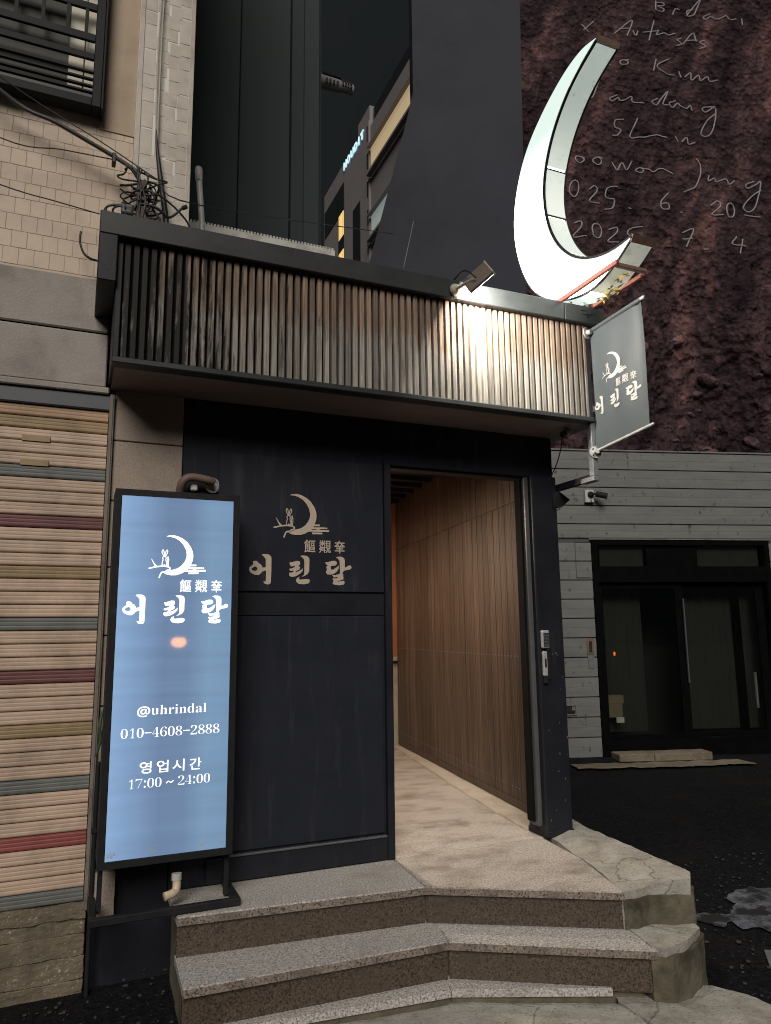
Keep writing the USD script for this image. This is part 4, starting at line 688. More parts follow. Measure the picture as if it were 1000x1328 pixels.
# crescent moon sign, its plane square to the front
mo = thing('crescent_moon_sign', 'large lit white crescent moon standing on the end of the beam', 'sign', (2.645, -.45, 3.04))
MO = [(-.800, 4.502), (-.704, 4.542), (-.633, 4.543), (-.539, 4.528), (-.441, 4.500), (-.325, 4.454), (-.228, 4.388), (-.138, 4.341), (-.067, 4.278), (-.007, 4.205), (.036, 4.120), (.076, 4.031), (.095, 3.958), (.110, 3.882), (.116, 3.801), (.113, 3.715), (.096, 3.624),
      (.063, 3.519), (.021, 3.423), (-.026, 3.337), (-.076, 3.266), (-.154, 3.197), (-.250, 3.134), (-.360, 3.078), (-.501, 3.035), (-.636, 3.020), (-.719, 3.035), (-.800, 3.080), (-.885, 3.126), (-.950, 3.168)]
MI = [(-.962, 3.184), (-.902, 3.176), (-.842, 3.175), (-.781, 3.180), (-.718, 3.193), (-.655, 3.212), (-.590, 3.240), (-.540, 3.268), (-.490, 3.301), (-.428, 3.351), (-.370, 3.414), (-.325, 3.483), (-.284, 3.556), (-.255, 3.636), (-.237, 3.717), (-.227, 3.796), (-.229, 3.874), (-.239, 3.948),
      (-.251, 3.994), (-.277, 4.070), (-.312, 4.140), (-.353, 4.205), (-.402, 4.263), (-.469, 4.332), (-.546, 4.391), (-.616, 4.428), (-.696, 4.452), (-.768, 4.478), (-.795, 4.489)]
X0, X1 = 2.570, 2.722
TM = frame((0, 0, 0), (0, -1, 0), (0, 0, 1), (-1, 0, 0))                    # drawn from the left: u runs towards the street
def mpoly(a): return [(-y, z) for y, z in a]
def smooth_run(a, s=2.0):
    a = np.array(a); k = np.exp(-.5 * (np.arange(-4, 5) / s) ** 2); k /= k.sum(); b = np.vstack([np.repeat(a[:1], 4, 0), a, np.repeat(a[-1:], 4, 0)])
    o = np.stack([np.convolve(b[:, i], k, 'valid') for i in range(2)], 1); o[0], o[-1] = a[0], a[-1]; return spline(o, 4)
mo_o, mo_i = smooth_run(mpoly(MO), 1.2), smooth_run(mpoly(MI), 1.2)
mo_outline = Polygon(np.vstack([mo_o, mo_i])).buffer(0)
part(mo, 'left_face', slab(mo_outline.buffer(-.004), .006, TM, -X0 - .0), moon_face); part(mo, 'right_face', slab(mo_outline.buffer(-.004), .006, TM, -X1 - .006), moon_face)
def rim(run, u0, u1, inset):
    k0, k1 = int(u0 * (len(run) - 1)), int(u1 * (len(run) - 1)); r = run[k0:k1 + 1]
    return slab(LineString(r).buffer(.004, cap_style=2), X1 - X0 - .002, TM, -X1)
seam = [0, .33, .50, .66, 1.0]                                            # seams counted from the lower tip
for k in range(4):
    part(mo, 'inner_rim_panel', rim(mo_i, seam[k] + .003, seam[k + 1] - .003, 0), moon_rim, 'dirty translucent panel inside the curve')
    if k: 
        c = mo_i[int(seam[k] * (len(mo_i) - 1))]; part(mo, 'rim_seam', slab(Point(*c).buffer(.0055), X1 - X0, TM, -X1), rubber)
part(mo, 'outer_rim', rim(mo_o, .0, .70, 0), moon_tip); part(mo, 'outer_rim', rim(mo_o, .705, .86, 0), moon_under); part(mo, 'tip_underside', rim(mo_o, .865, 1.0, 0), moon_tip, 'dull grimy panel under the lower tip')
for run, wt in ((mo_o, .0045), (mo_i, .010)):
    for x in (X0, X1): part(mo, 'edge_trim', slab(LineString(run).buffer(wt, cap_style=2), .010, TM, -x - .004), rubber if run is mo_i else grey_trim)
for a, b in ((mo_i[-1], mo_o[0]), (mo_i[0], mo_o[-1])):
    part(mo, 'tip_cap', slab(LineString([a, b]).buffer(.010, cap_style=3), X1 - X0 + .008, TM, -X1 - .004), brown_steel)
for (x, y) in ((2.60, -.40), (2.66, -.445), (2.70, -.42)): 
    part(mo, 'foot_clip', cat(bx(x - .014, x + .014, y - .012, y + .012, 3.036, 3.044), tube([(x, y, 3.04), (x + .004, y + .004, 3.062), (x - .006, y, 3.085)], .007, 6)), steel)
fr = thing('moon_rail_frame', 'red brown steel rails reaching out below the crescent moon', 'bracket', (2.61, -.45, 3.036))
part(fr, 'rail', bx(2.490, 2.512, -.92, -.36, 3.037, 3.061, .003), red_steel); part(fr, 'rail', bx(2.716, 2.738, -.88, -.36, 3.037, 3.061, .003), red_steel)
part(fr, 'cross_bar', bx(2.5125, 2.7155, -.90, -.875, 3.038, 3.060, .003), brown_steel)
rr = random.Random(11); lv = []
for k in range(70):
    y = rr.uniform(-.85, -.58); c = np.array([2.64 + rr.gauss(0, .018) + (y + .7) * .1, y, 3.002 + rr.uniform(-.004, .008) + max(0, abs(y + .65) - .1) * .35]); r_ = rr.uniform(.008, .02)
    a = np.array([rr.gauss(0, 1), rr.gauss(0, 1), rr.gauss(0, .3)]); a /= np.linalg.norm(a); b = np.cross(a, [rr.gauss(0, .4), rr.gauss(0, .4), 1]); b /= np.linalg.norm(b)
    lv.append(trimesh.Trimesh([c + a * r_, c + b * r_ * .5, c - a * r_, c - b * r_ * .5], [[0, 1, 2], [0, 2, 3]], process=False))
struct('dead_leaves', cat(*lv), yellow_leaf, kind='stuff', label='yellow dead leaves stuck below the crescent moon', cat='leaves')

# cloth banner on two poles
bn = thing('cloth_banner', 'grey cloth banner with white emblem hung from two poles', 'banner', (2.715, -.6, 2.16))
XB = 2.715; zt = lambda y: 2.905 - (y + .40) * .035; zb = lambda y: 2.172 - (y + .40) * .085
ys_, zs_ = np.linspace(-.405, -.835, 26), np.linspace(0, 1, 34); V = []
def cloth_x(y, z):
    s = (z - zb(y)) / (zt(y) - zb(y)); k = (y + .405) / -.43
    return XB + .006 * math.sin(k * 7 + s * 2.2) * (1 - abs(2 * s - 1) ** 4) + .010 * math.exp(-((k - .93) / .05) ** 2) * s - .004 * math.sin(k * 15 - s * 5) * s * (1 - s) * 3
for s in zs_:
    for y in ys_:
        k = (y + .405) / -.43; z = zb(y) + (zt(y) - zb(y)) * s
        V.append([cloth_x(y, z), y, z])
nn = len(ys_); F = [q for i in range(len(zs_) - 1) for j in range(nn - 1) for q in ([i * nn + j, i * nn + j + 1, (i + 1) * nn + j + 1], [i * nn + j, (i + 1) * nn + j + 1, (i + 1) * nn + j])]
cl_ = trimesh.Trimesh(V, F, process=False); V2 = np.array(V); back = V2 + [.0012, 0, 0]
cloth = part(bn, 'cloth', trimesh.Trimesh(np.vstack([V2, back]), np.vstack([np.array(F), np.array(F)[:, ::-1] + len(V2)]), process=False), banner_cloth, smooth=True)
part(cloth, 'pole_sleeve', tube([(XB, y, zt(y) - .006) for y in (-.405, -.62, -.835)], .0125, 10), banner_cloth, smooth=True)
TB = frame((-.0022, 0, 0), (0, -1, 0), (0, 0, 1), (-1, 0, 0))
put_logo(cloth, TB, .82, .589, 2.432, banner_print, .001, bend=lambda v: np.c_[v[:, 0] + [cloth_x(y, z) for y, z in v[:, 1:]], v[:, 1:]])
part(bn, 'top_pole', tube([(2.693, -.375, 2.892), (XB, -.42, zt(-.42) - .002), (XB, -.865, zt(-.865) - .004)], .0095, 10, False), steel, smooth=True); part(bn, 'bottom_pole', tube([(XB, -.36, zb(-.36)), (XB, -.865, zb(-.865))], .0095, 10, False), steel, smooth=True)
for c, ax in (((2.688, -.414, 2.885), (.3, -1, 0)), ((2.708, -.402, 2.166), (-.2, -1, .1))):
    fg = part(bn, 'flange', disc_stack(c, ax, [(0, .036), (.005, .036), (.007, .016), (.03, .015)], 20), steel)
    for k in range(4):
        a = math.pi / 4 + k * math.pi / 2; part(fg, 'screw', disc_stack((c[0] + .026 * math.cos(a), c[1] - .006, c[2] + .026 * math.sin(a)), (0, -1, 0), [(0, .005), (.004, .004)], 8), black_metal)
tb = part(bn, 'drop_tube', bx(2.690, 2.728, -.400, -.362, 2.03, 2.344, .003), galv); part(tb, 'return_tube', bx(2.693, 2.725, -.362, .06, 2.005, 2.045, .003), black_paint); part(tb, 'elbow', bx(2.688, 2.730, -.402, -.28, 2.0, 2.0295, .003), galv)

# small devices
cc = thing('bullet_camera', 'white bullet camera with hanging black cable under the fascia corner', 'camera', (2.66, -.2, 2.35))
part(cc, 'mount', disc_stack((2.690, -.195, 2.350), (0, 0, -1), [(0, .022), (.006, .022), (.010, .010), (.02, .009)], 16), white_plastic)
part(cc, 'body', cyl((2.684, -.20, 2.338), (2.625, -.235, 2.312), .0185, 18), white_plastic, smooth=40); part(cc, 'lens', cyl((2.626, -.2345, 2.3125), (2.603, -.248, 2.3025), .0195, 18), rubber, smooth=40)
part(cc, 'cable', tube([(2.63, -.21, 2.295), (2.668, -.14, 2.25), (2.67, -.09, 2.17), (2.650, -.06, 2.10), (2.63, -.045, 2.06)], .0035, 6), rubber, smooth=True)
fd = thing('black_spotlight', 'black wedge shaped spotlight bolted to the entrance post below the tube', 'spotlight', (2.72, -.03, 1.95))
wd_ = trimesh.convex.convex_hull(np.array([(2.655, -.05, 1.985), (2.655, .01, 1.985), (2.655, -.05, 1.90), (2.655, .01, 1.90), (2.695, -.055, 2.005), (2.695, .015, 2.005), (2.785, -.05, 1.955), (2.785, .0, 1.955), (2.72, -.05, 1.905), (2.72, .01, 1.905)]))
part(fd, 'housing', wd_, black_metal); part(fd, 'cable', tube([(2.66, -.045, 1.905), (2.675, -.05, 1.885), (2.70, -.05, 1.89), (2.705, -.05, 1.905)], .003, 6), rubber)
pp = thing('vent_pipe', 'pale grey capped pipe standing on the roof beside the tiled pilaster', 'pipe', (.54, .2, 3.02))
part(pp, 'pipe', tube([(.545, .2, 3.02), (.541, .2, 3.4), (.515, .2, 3.72)], .0165, 14), pale_pipe, smooth=True); part(pp, 'cap', disc_stack((.515, .2, 3.705), (-.05, 0, 1), [(0, .0215), (.07, .0215), (.085, .017), (.093, .006)], 16), pale_pipe, smooth=True)

# cables and their bundle on the beam
yb = -.12
zq = lambda p: [(x_, y_, 3.20 + (z_ - 3.05) * .70) for x_, y_, z_ in p]
cbd = thing('cable_bundle', 'tangled black cables tied to a stub on the left end of the beam', 'cables', (.2, yb, 3.036))
part(cbd, 'stub', rough(bx(.172, .216, yb - .02, yb + .02, 3.03, 3.42), .02, .004, 20, 61), M('rusty_stub', (.09, .065, .05), (.15, .11, .085), rough=.8), smooth=40)
rr = random.Random(5)
for k in range(12):
    z0 = rr.uniform(3.20, 3.46); a = rr.uniform(0, 6.28); R_ = rr.uniform(.04, .10)
    part(cbd, 'loop', tube(zq([(.195 + R_ * math.cos(a + t) * 1.0 * (1 + .2 * math.sin(3 * t + k)), yb + .03 * math.sin(t * 2 + k), z0 - .06 + R_ * .7 * math.sin(a + t)) for t in np.linspace(0, rr.uniform(2.6, 5.0), 8)]), rr.choice([.004, .005, .0065]), 6), rubber, smooth=True)
for k in range(4):
    part(cbd, 'strand', tube(zq([(.165 + .012 * k, yb - .02, 3.455 - .008 * k), (.18 + .008 * k + rr.uniform(-.02, .02), yb - .03, 3.36), (.175 + .01 * k + rr.uniform(-.03, .03), yb - .025, 3.2), (.18 + .006 * k, yb - .02, 3.0)]), .005, 6), rubber, smooth=True)
for R_, c in ((.055, (.085, 3.10)), (.043, (.105, 3.095)), (.05, (.075, 3.09))):
    part(cbd, 'coil', tube(zq([(c[0] + R_ * math.cos(t), yb - .01 + .012 * math.sin(t + R_ * 90), c[1] + R_ * .8 * math.sin(t)) for t in np.linspace(0, 6.2, 14)]), .0055, 6), rubber, smooth=True)
part(cbd, 'coil_tie', rough(bx(.10, .155, yb - .03, yb + .02, 3.215, 3.265), .02, .008, 20, 66), dusty_cable, smooth=True)
part(cbd, 'strand', tube(zq([(.14, yb, 3.10), (.19, yb - .02, 3.17), (.27, yb - .02, 3.165), (.33, yb, 3.13), (.40, yb, 3.235)]), .007, 6), rubber, smooth=True)
part(cbd, 'strand', tube(zq([(.21, yb - .01, 3.30), (.29, yb - .01, 3.27), (.37, yb, 3.20), (.43, yb + .02, 3.12), (.435, yb + .03, 3.03)]), .005, 6), rubber, smooth=True)
part(cbd, 'strand', tube(zq([(.23, yb - .01, 3.33), (.255, yb - .01, 3.25), (.25, yb, 3.17), (.285, yb, 3.10), (.27, yb + .02, 3.03)]), .006, 6), rubber, smooth=True)
part(cbd, 'hanging_end', tube(zq([(.395, yb, 3.225), (.415, yb, 3.245)]), .011, 8, False), rubber)
part(cbd, 'strand', tube(zq([(.08, yb - .02, 3.47), (.115, yb - .02, 3.44), (.105, yb - .02, 3.38), (.075, yb - .02, 3.355), (.10, yb - .02, 3.335), (.18, yb - .02, 3.345)]), .005, 6), rubber, smooth=True)
sc = thing('service_cable', 'thick dark service cable slanting down from the street to the cable bundle', 'cable', (.1, yb, 3.5))
part(sc, 'cable', tube([(-1.1, yb - .25, 4.10), (-.465, yb, 3.735), (-.205, yb, 3.632), (.10, yb, 3.505), (.175, yb, 3.46)], .0105, 8), dusty_cable, smooth=True); part(sc, 'cable', tube([(-1.1, yb - .25, 4.05), (-.465, yb - .02, 3.715), (-.205, yb - .025, 3.615), (.10, yb - .02, 3.488), (.175, yb - .01, 3.42)], .006, 8), rubber, smooth=True)
part(sc, 'clamp', bx(.045, .065, yb - .03, yb + .02, 3.475, 3.53, .004), rubber)
for nm, pts, r_, mt, lab in (('thin_wire', [(-1.1, yb - .1, 3.66), (-.455, yb, 3.49), (-.18, yb, 3.50), (.06, yb, 3.508)], .003, rubber, 'thin black wire running level to the thick cable clamp'),
        ('thin_wire', [(-1.1, yb - .1, 3.33), (-.435, yb, 3.25), (-.2, yb, 3.222), (.004, yb, 3.20)], .003, rubber, 'thin black wire running low along the tiles to the beam end'),
        ('thin_wire', [(-1.1, yb - .2, 4.05), (-.44, yb, 3.79), (0, yb, 3.585), (.26, yb, 3.455), (.48, yb, 3.36), (1.9, .6, 3.9)], .003, rubber, 'thin black wire passing over the cable bundle and pilaster'),
        ('pale_riser_cable', [(.259, -.045, 3.71), (.250, -.045, 3.9), (.247, -.045, 4.3), (.255, -.045, 4.7), (.26, -.045, 5.2)], .0045, grey_cable, 'pale cable running up the glazed pilaster, left of its pair'),
        ('pale_riser_cable', [(.264, -.045, 3.66), (.262, -.045, 3.9), (.262, -.045, 4.3), (.268, -.045, 4.7), (.275, -.045, 5.2)], .0045, grey_cable, 'pale cable running up the glazed pilaster, right of its pair'),
        ('tapered_drop_cable', [(.254, -.05, 3.78), (.262, -.05, 3.68), (.285, -.06, 3.50), (.315, -.07, 3.30), (.338, -.08, 3.12), (.345, -.08, 3.03)], [.003, .009, .014, .016, .011, .010], rubber, 'black drop cable tapering upward on the pilaster behind the bundle'),
        ('bent_wire', [(-.076, -.10, 3.10), (-.078, -.10, 3.05), (-.06, -.10, 2.995), (-.03, -.10, 2.97), (.008, -.09, 2.968)], .0055, rubber, 'short black wire curling out from the left end of the beam')):
    solo(nm, tube(pts, r_, 6), mt, lab, 'cable', smooth=True)

# ================================================================ side alley: grey boarded building
gb = thing('boarded_building', 'low grey boarded building with black glass doors across the side alley', 'building', (5.5, 2.9, -.2))
bw = part(gb, 'wall', cat(abox(2.6, 4.395, -.6, 3.22, -1.1, -.02), abox(4.395, 6.60, 2.19, 3.22, -1.1, -.02), abox(6.60, 9.6, -.6, 3.22, -1.1, -.02)), board_gap)
rows = [3.225 - .2155 * k for k in range(17)]
def board(e0, e1, z0, z1):
    h = z1 - z0; pr = [(-.02, 0), (.0, .006), (.003, h * .30), (.003, h * .485), (.001, h * .49), (.001, h * .51), (.003, h * .515), (.003, h - .012), (-.003, h - .008), (-.02, h - .007)]
    m = trimesh.creation.extrude_polygon(Polygon([(zz_, w_) for w_, zz_ in pr]), e1 - e0, engine='earcut'); v_ = np.array(m.vertices)
    m = trimesh.Trimesh(np.c_[v_[:, 2] + e0, v_[:, 0] + z0, v_[:, 1]], m.faces, process=False); m.apply_transform(alley()); return m
for k in range(16):
    zt_, zb_ = rows[k], rows[k + 1]
    if zb_ > 2.17: part(bw, 'board', board(2.6, 9.6, zb_, zt_), grey_board)
    elif zt_ > 2.20: part(bw, 'board', board(2.6, 9.6, 2.195, zt_), grey_board)
    else:
        part(bw, 'board', board(2.6, 4.392, max(zb_, -.32), zt_), grey_board); part(bw, 'board', board(6.603, 9.6, max(zb_, -.32), zt_), grey_board)
part(bw, 'corner_strip', abox(3.93, 3.965, -.3, 3.2, .0045, .014), guide_paint); part(bw, 'coping', abox(2.6, 9.6, 3.226, 3.246, -1.1, .012, .004), grey_board)
part(bw, 'access_hatch', cat(abox(4.20, 4.375, 2.158, 2.166, .0045, .009), abox(4.20, 4.207, 1.74, 2.158, .0045, .009), abox(4.207, 4.375, 1.74, 1.747, .0045, .009)), board_gap)
part(bw, 'door_cap', abox(4.37, 6.63, 2.178, 2.192, .0045, .02), guide_paint)
df = part(gb, 'door_frame', cat(abox(4.396, 4.465, -.24, 2.177, -.10, .012), abox(6.535, 6.598, -.24, 2.177, -.10, .012), abox(4.465, 6.535, 2.118, 2.177, -.10, .012), abox(4.465, 6.535, 1.69, 1.872, -.10, .006), abox(5.075, 5.70, 1.872, 2.118, -.10, -.03), abox(4.465, 6.535, -.24, -.045, -.10, .004)), frame_black)
for e0, e1 in ((4.52, 5.05), (5.73, 6.50)): part(gb, 'transom_blind', abox(e0, e1, 1.873, 2.117, -.075, -.070), curtain)
for e0, e1 in ((4.466, 5.074), (5.701, 6.534)): part(df, 'transom_pane', abox(e0, e1, 1.873, 2.117, -.055, -.047), glass)
for k, (e0, e1, w) in enumerate(((4.466, 5.50, -.05), (5.46, 6.534, -.085))):
    lf = part(gb, 'sliding_door', cat(abox(e0, e0 + .055, -.044, 1.689, w - .03, w), abox(e1 - .10, e1, -.044, 1.689, w - .03, w), abox(e0 + .055, e1 - .10, -.044, .0, w - .03, w), abox(e0 + .055, e1 - .10, 1.62, 1.689, w - .03, w)), frame_black)
    part(lf, 'pane', abox(e0 + .055, e1 - .10, .0005, 1.6195, w - .018, w - .010), glass)
part(gb, 'door_handle', abox(5.475, 5.490, .55, 1.50, -.035, -.010, .003), grey_trim); part(gb, 'door_handle', abox(6.31, 6.335, .25, .65, -.075, -.05, .003), grey_trim)
part(gb, 'room', cat(abox(4.2, 6.8, -.25, 2.6, -1.08, -1.04), abox(4.2, 6.8, -.25, -.20, -1.04, -.12)), room_dark)
for e0, e1, w in ((4.52, 5.09, -.30), (5.64, 6.26, -.34), (6.36, 6.52, -.30)):
    xs = np.linspace(e0, e1, 30); pf = [(x_, w + .006 * math.sin(x_ * 34) + .004 * math.sin(x_ * 83 + e0)) for x_ in xs]; shp = LineString(pf).buffer(.004)
    m = slab(shp, 1.66, frame(WN * -4.352 + np.array([0, 0, .0]), WE, WN, (0, 0, 1))); 
    part(gb, 'curtain', m, curtain)
part(gb, 'door_sill', cat(abox(4.48, 4.872, -.245, -.160, .02, .24, .008)), old_concrete); part(gb, 'door_sill', abox(4.876, 5.54, -.25, -.164, .02, .24, .008), old_concrete)
bxs = thing('cardboard_box', 'cardboard box with white sheet inside the left glass door', 'box', tuple(WE * 4.66 + WN * (-4.352 - .18)) [:2] + (.0,))
part(bxs, 'carton', abox(4.56, 4.72, .18, .33, -.22, -.14), card); part(bxs, 'carton', abox(4.53, 4.74, .332, .42, -.22, -.14), card); part(bxs, 'sheet', abox(4.64, 4.73, .12, .18, -.14, -.132), paper)
solo('door_alarm_light', abox(4.635, 4.650, .865, .905, -.10, -.085), red_led, 'tiny glowing orange light behind the left glass door', 'indicator light')
cv = thing('wall_camera', 'black camera on white box fixed to the grey boarded wall', 'camera', tuple(WE * 4.42 + WN * -4.352)[:2] + (2.68,))
part(cv, 'junction_box', abox(4.342, 4.448, 2.605, 2.752, .004, .05, .004), white_plastic)
c0 = WE * 4.405 + WN * -4.30 + np.array([0, 0, 2.695]); part(cv, 'ball', disc_stack(c0, WN, [(0, .036), (.02, .034), (.035, .018)], 16), black_metal); c1 = c0 + WN * .04
part(cv, 'barrel', cyl(c1 + WE * .05, c1 + WE * .155 + WN * .06 + np.array([0, 0, -.035]), .034, 14), black_metal, smooth=40); part(cv, 'arm', cyl(c1, c1 + WE * .06, .012, 8), black_metal); part(cv, 'cable', tube([c0 + WN * .01 + np.array([0, 0, -.03]), c0 + np.array([.0, -.01, -.08]), c0 + np.array([0.03, 0, -.11])], .004, 6), rubber)
ic = thing('door_switch_plate', 'copper coloured switch plate beside the black glass doors', 'switch plate', tuple(WE * 4.318 + WN * -4.352)[:2] + (.9,))
part(ic, 'plate', abox(4.280, 4.358, .885, 1.058, .004, .012, .002), copper); part(ic, 'slot', abox(4.302, 4.336, .91, 1.03, .012, .018), rubber); part(ic, 'lower_plate', abox(4.283, 4.356, .728, .882, .004, .010, .002), galv)
vt = thing('broken_vent', 'broken dark square vent low on the grey boarded wall', 'vent', tuple(WE * 4.05 + WN * -4.352)[:2] + (.28,))
part(vt, 'frame', cat(abox(3.982, 4.122, .335, .347, .004, .016), abox(3.982, 4.122, .235, .247, .004, .016), abox(3.982, 3.994, .247, .335, .004, .016), abox(4.110, 4.122, .247, .335, .004, .016)), guide_paint); part(vt, 'hole', abox(3.994, 4.07, .247, .335, .004, .006), rubber); part(vt, 'broken_flap', abox(4.02, 4.10, .25, .285, .006, .012), black_metal)

# ================================================================ dark wall and rock face behind the alley
dw = thing('dark_gable_wall', 'tall plain dark rendered wall behind the restaurant, its left edge slanting outward', 'wall', tuple(WE * 3.2 + WN * -5.6)[:2] + (0.,))
part(dw, 'render', slab(Polygon([(1.35, 3.6), (1.99, 6.05), (2.55, 8.30), (2.65, 8.75), (2.67, 14.5), (4.385, 14.5), (4.12, 2.5), (1.2, 2.5)]), .25, alley(1.45)), dark_render)
part(dw, 'hairline', slab(LineString([(2.47, 6.05), (2.62, 6.75)]).buffer(.004), .003, alley(1.199)), grey_trim)
rk = thing('rock_face_wall', 'tall rugged purple brown rock face covered in pale handwriting', 'rock wall', tuple(WE * 7 + WN * -6.4)[:2] + (2.,))
def relief(e, z):
    e, z = np.asarray(e, float), np.asarray(z, float); s = (e - 4.4) + (z - 3) * .42                # gullies lean to the left upwards
    p = np.stack([s * 1.05, z * .22, np.zeros_like(s)], -1); q = np.stack([e * 2.6, z * 2.2, np.zeros_like(e) + 3], -1); f_ = np.stack([e * 9, z * 9, np.zeros_like(e) + 5], -1)
    lowz = np.clip((8.6 - z) / 3.5, .30, 1)
    return lowz * (.95 * (meshkit.fbm(p, 4, 3) - .5) + .34 * (meshkit.fbm(q, 4, 5) - .5)) + (.10 * lowz) * (meshkit.fbm(f_, 3, 8) - .5)
es, zs = np.linspace(4.42, 10.4, 260), np.linspace(2.6, 13.5, 420); E_, Z_ = np.meshgrid(es, zs, indexing='ij'); W_ = relief(E_, Z_)
P_ = (E_[..., None] * WE + (W_ - 6.352)[..., None] * WN); P_[..., 2] = Z_; P_ = P_.reshape(-1, 3); n = len(zs)
i, j = np.meshgrid(np.arange(len(es) - 1), np.arange(n - 1), indexing='ij'); a = (i * n + j).ravel(); F = np.vstack([np.c_[a, a + n, a + n + 1], np.c_[a, a + n + 1, a + 1]])
rkm = part(rk, 'rock', trimesh.Trimesh(P_, F, process=False), rock, smooth=True)
part(rk, 'backing', abox(4.42, 10.4, 2.4, 13.4, -1.4, -.7, off=2.0), dark_render)
for k, strokes in HANDWRITING.items():
    ms = []
    for st in strokes:
        q = spline(st, 6) if len(st) > 2 else np.array([np.array(st[0]) + (np.array(st[1]) - np.array(st[0])) * t_ for t_ in np.linspace(0, 1, 6)])
        w_ = relief(q[:, 0], q[:, 1]) + .007; pts = q[:, :1] * WE + (w_ - 6.352)[:, None] * WN; pts[:, 2] = q[:, 1]
        ms.append(tube(pts, .0118, 5, False))
    part(rk, 'handwritten_line', cat(*ms), chalk)
rr = random.Random(9)
for k in range(34):
    e_, z_ = rr.uniform(6.0, 9.0), rr.uniform(3.3, 5.6); r_ = rr.choice([.05, .06, .08, .12]) * rr.uniform(.7, 1.3)
    m = trimesh.creation.icosphere(2, 1.0); m.vertices = m.vertices * (1 + .5 * (meshkit.fbm(m.vertices * 1.3 + k * 7, 3)[:, None] - .5)) * [r_ * 1.5, r_, r_ * .8]
    m.apply_transform(trimesh.transformations.rotation_matrix(rr.uniform(-.6, .6), (0, 1, 0))); c = e_ * WE + (float(relief(e_, z_)) - 6.352) * WN; m.apply_translation([c[0], c[1], z_])
    part(rk, 'boulder', m, boulder_rock, smooth=True)

# ================================================================ buildings farther back
tw_ = thing('dark_tower', 'tall windowless dark green grey panelled building behind the roof', 'building', (1.3, 3.2, 0))
part(tw_, 'core', bx(.30, 1.96, 2.56, 4.6, 3.0, 13.0), tower_panel)
for x0, x1, y0 in ((.30, 1.168, 2.50), (1.176, 1.662, 2.50), (1.670, 1.795, 2.47), (1.80, 1.962, 2.50)):
    part(tw_, 'cladding_panel', bx(x0, x1, y0, 2.558, 4.80, 13.0, .006), tower_panel)
part(tw_, 'sill_panel', bx(.30, 2.06, 2.46, 2.558, 3.0, 4.796, .006), tower_panel); part(tw_, 'corner_return', bx(1.963, 2.03, 2.66, 4.4, 4.80, 13.0), tower_panel)
dk = thing('exhaust_duct', 'silver slotted exhaust duct sticking out high beside the dark tower', 'duct', (2.7, 4.5, 8.2))
part(dk, 'pipe', cyl((1.97, 4.35, 8.235), (2.84, 4.42, 8.30), .086, 20), steel, smooth=40); part(dk, 'nozzle', cyl((2.84, 4.42, 8.30), (3.03, 4.44, 8.315), .070, 20), steel, smooth=40)
for k in range(4): part(dk, 'slot', bx(2.62 + k * .05, 2.645 + k * .05, 4.29, 4.31, 8.20, 8.265), rubber)
for k in range(4):
    for r in range(2): part(dk, 'hole', bx(2.865 + k * .038, 2.888 + k * .038, 4.345, 4.366, 8.275 + r * .045, 8.30 + r * .045), rubber)
part(dk, 'hood', bx(2.60, 2.84, 4.32, 4.50, 8.345, 8.375), black_metal)
nb = thing('far_office_building', 'far grey building with glowing blue roof letters and lit balconies', 'building', (6.5, 11, 0))
part(nb, 'wall', cat(bx(6.0, 9.0, 11.22, 14.7, 0, 13.62), bx(6.04, 9.0, 8.0, 11.22, 0, 13.45)), far_wall); part(nb, 'parapet', bx(6.06, 8.8, 11.3, 12.1, 13.62, 14.1), far_wall); part(nb, 'roof_edge', bx(6.12, 8.9, 8.0, 11.2, 13.45, 13.95), far_dark)
for (y0, y1, z0, z1) in ((13.0, 14.62, 12.25, 13.05), (11.82, 12.32, 9.0, 11.80)): part(nb, 'dark_window', bx(5.985, 6.02, y0, y1, z0, z1), far_dark)
for z0, z1 in ((11.55, 12.25), (10.6, 11.15)):
    for k in range(3): part(nb, 'lit_window', bx(5.985, 6.02, 13.05 + k * .13, 13.15 + k * .13, z0, z1), lit_window)
part(nb, 'window_frame', bx(5.99, 6.02, 13.02, 13.46, 11.15, 11.55), far_dark)
for z0, z1, mt in ((12.14, 12.80, lit_balcony), (10.42, 11.0, lit_balcony_cool), (8.9, 9.45, lit_balcony_cool)):
    bl = part(nb, 'balcony_recess', bx(6.02, 6.045, 8.0, 11.15, z0, z1), mt); part(bl, 'ledge', bx(5.90, 6.02, 8.0, 11.18, z0 - .10, z0 - .04), far_wall); part(bl, 'ceiling_edge', bx(5.92, 6.02, 8.0, 11.18, z1, z1 + .03), far_wall)
for k in range(7): part(nb, 'drain_slot', bx(5.99, 6.03, 11.28, 11.34, 8.6 + k * .75, 9.0 + k * .75), far_dark)
TN = frame((5.985, 0, 0), (0, -1, 0), (0, 0, 1), (-1, 0, 0))
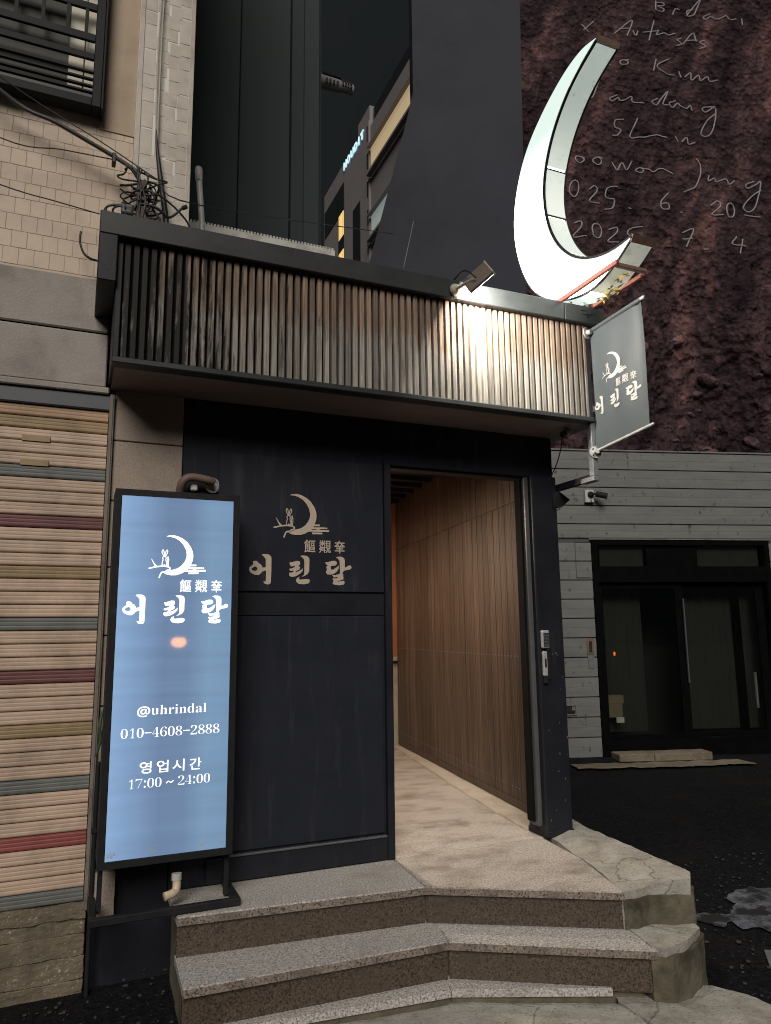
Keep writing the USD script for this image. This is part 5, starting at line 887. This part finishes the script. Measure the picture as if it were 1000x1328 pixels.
for k, ch in enumerate('NOUDIT'):
    wk = .13 if ch == 'I' else .22; y = [-12.97, -12.70, -12.43, -12.16, -11.88, -11.72][k]
    gsh = sbox(y + .02, 13.34, y + .075, 13.56) if ch == 'I' else fit(lettering(ch, 'Inter', 3.0), y, 13.34, y + .21, 13.56)
    part(nb, 'roof_letter', slab(gsh, .02, TN, .002), neon)

# ================================================================ across the street: the warm lamp that mirrors in the light box
wl = thing('globe_street_lamp', 'warm globe lamp on a post across the street, mirrored in the light box', 'street lamp', (1.30, -7.06, -.42))
part(wl, 'post', tube([(1.30, -7.06, -.42), (1.30, -7.06, .96)], [.04, .028], 12, False), black_metal); part(wl, 'base_plate', disc_stack((1.30, -7.06, -.42), (0, 0, 1), [(0, .12), (.03, .12), (.05, .05)], 16), black_metal)
gm = trimesh.creation.icosphere(3, .10); gm.apply_scale((1, 1, .72)); gm.apply_translation((1.30, -7.06, 1.055)); part(wl, 'globe', gm, glow('globe_glass', (1.0, .40, .07), 24.0), smooth=True)
part(wl, 'cap', disc_stack((1.30, -7.06, 1.115), (0, 0, 1), [(0, .07), (.015, .06), (.03, .02)], 16), black_metal)

# loose grit on the asphalt and in the gap beside the steps, and paint chips on the post
rr = random.Random(21); gs = []
for k in range(420):
    if k < 300: x, y = rr.uniform(2.75, 4.6), rr.uniform(-1.5, .2)
    else: x, y = rr.uniform(-.3, .45), rr.uniform(-.75, -.02)
    if x < 2.85 and y > -1.0 and k < 300: continue
    s = rr.uniform(.003, .011) * (1.6 if rr.random() < .08 else 1); m = trimesh.creation.icosphere(0, s); m.vertices *= [rr.uniform(.7, 1.4), rr.uniform(.7, 1.4), .6]; m.apply_translation((x, y, ground_z(x, y) + s * .4 + (.05 if .12 < x < .455 and y > -.35 else .004))); gs.append(m)
struct('grit', cat(*gs), M('grit_stone', (.015, .015, .015), (.055, .054, .052), scale=40, rough=.9), kind='stuff', label='pale grit scattered on the black asphalt', cat='grit')
ch = []
for k in range(18):
    x, z = rr.uniform(2.53, 2.685), rr.choice([rr.uniform(.02, .5), rr.uniform(.3, 1.1)]); w_, h_ = rr.uniform(.001, .003), rr.uniform(.002, .014)
    ch.append(bx(x, x + w_, -.0406, -.0398, z, z + h_))
part(pt, 'paint_chips', cat(*ch), M('chipped_paint', (.20, .20, .20), (.3, .3, .3)), kind='stuff')
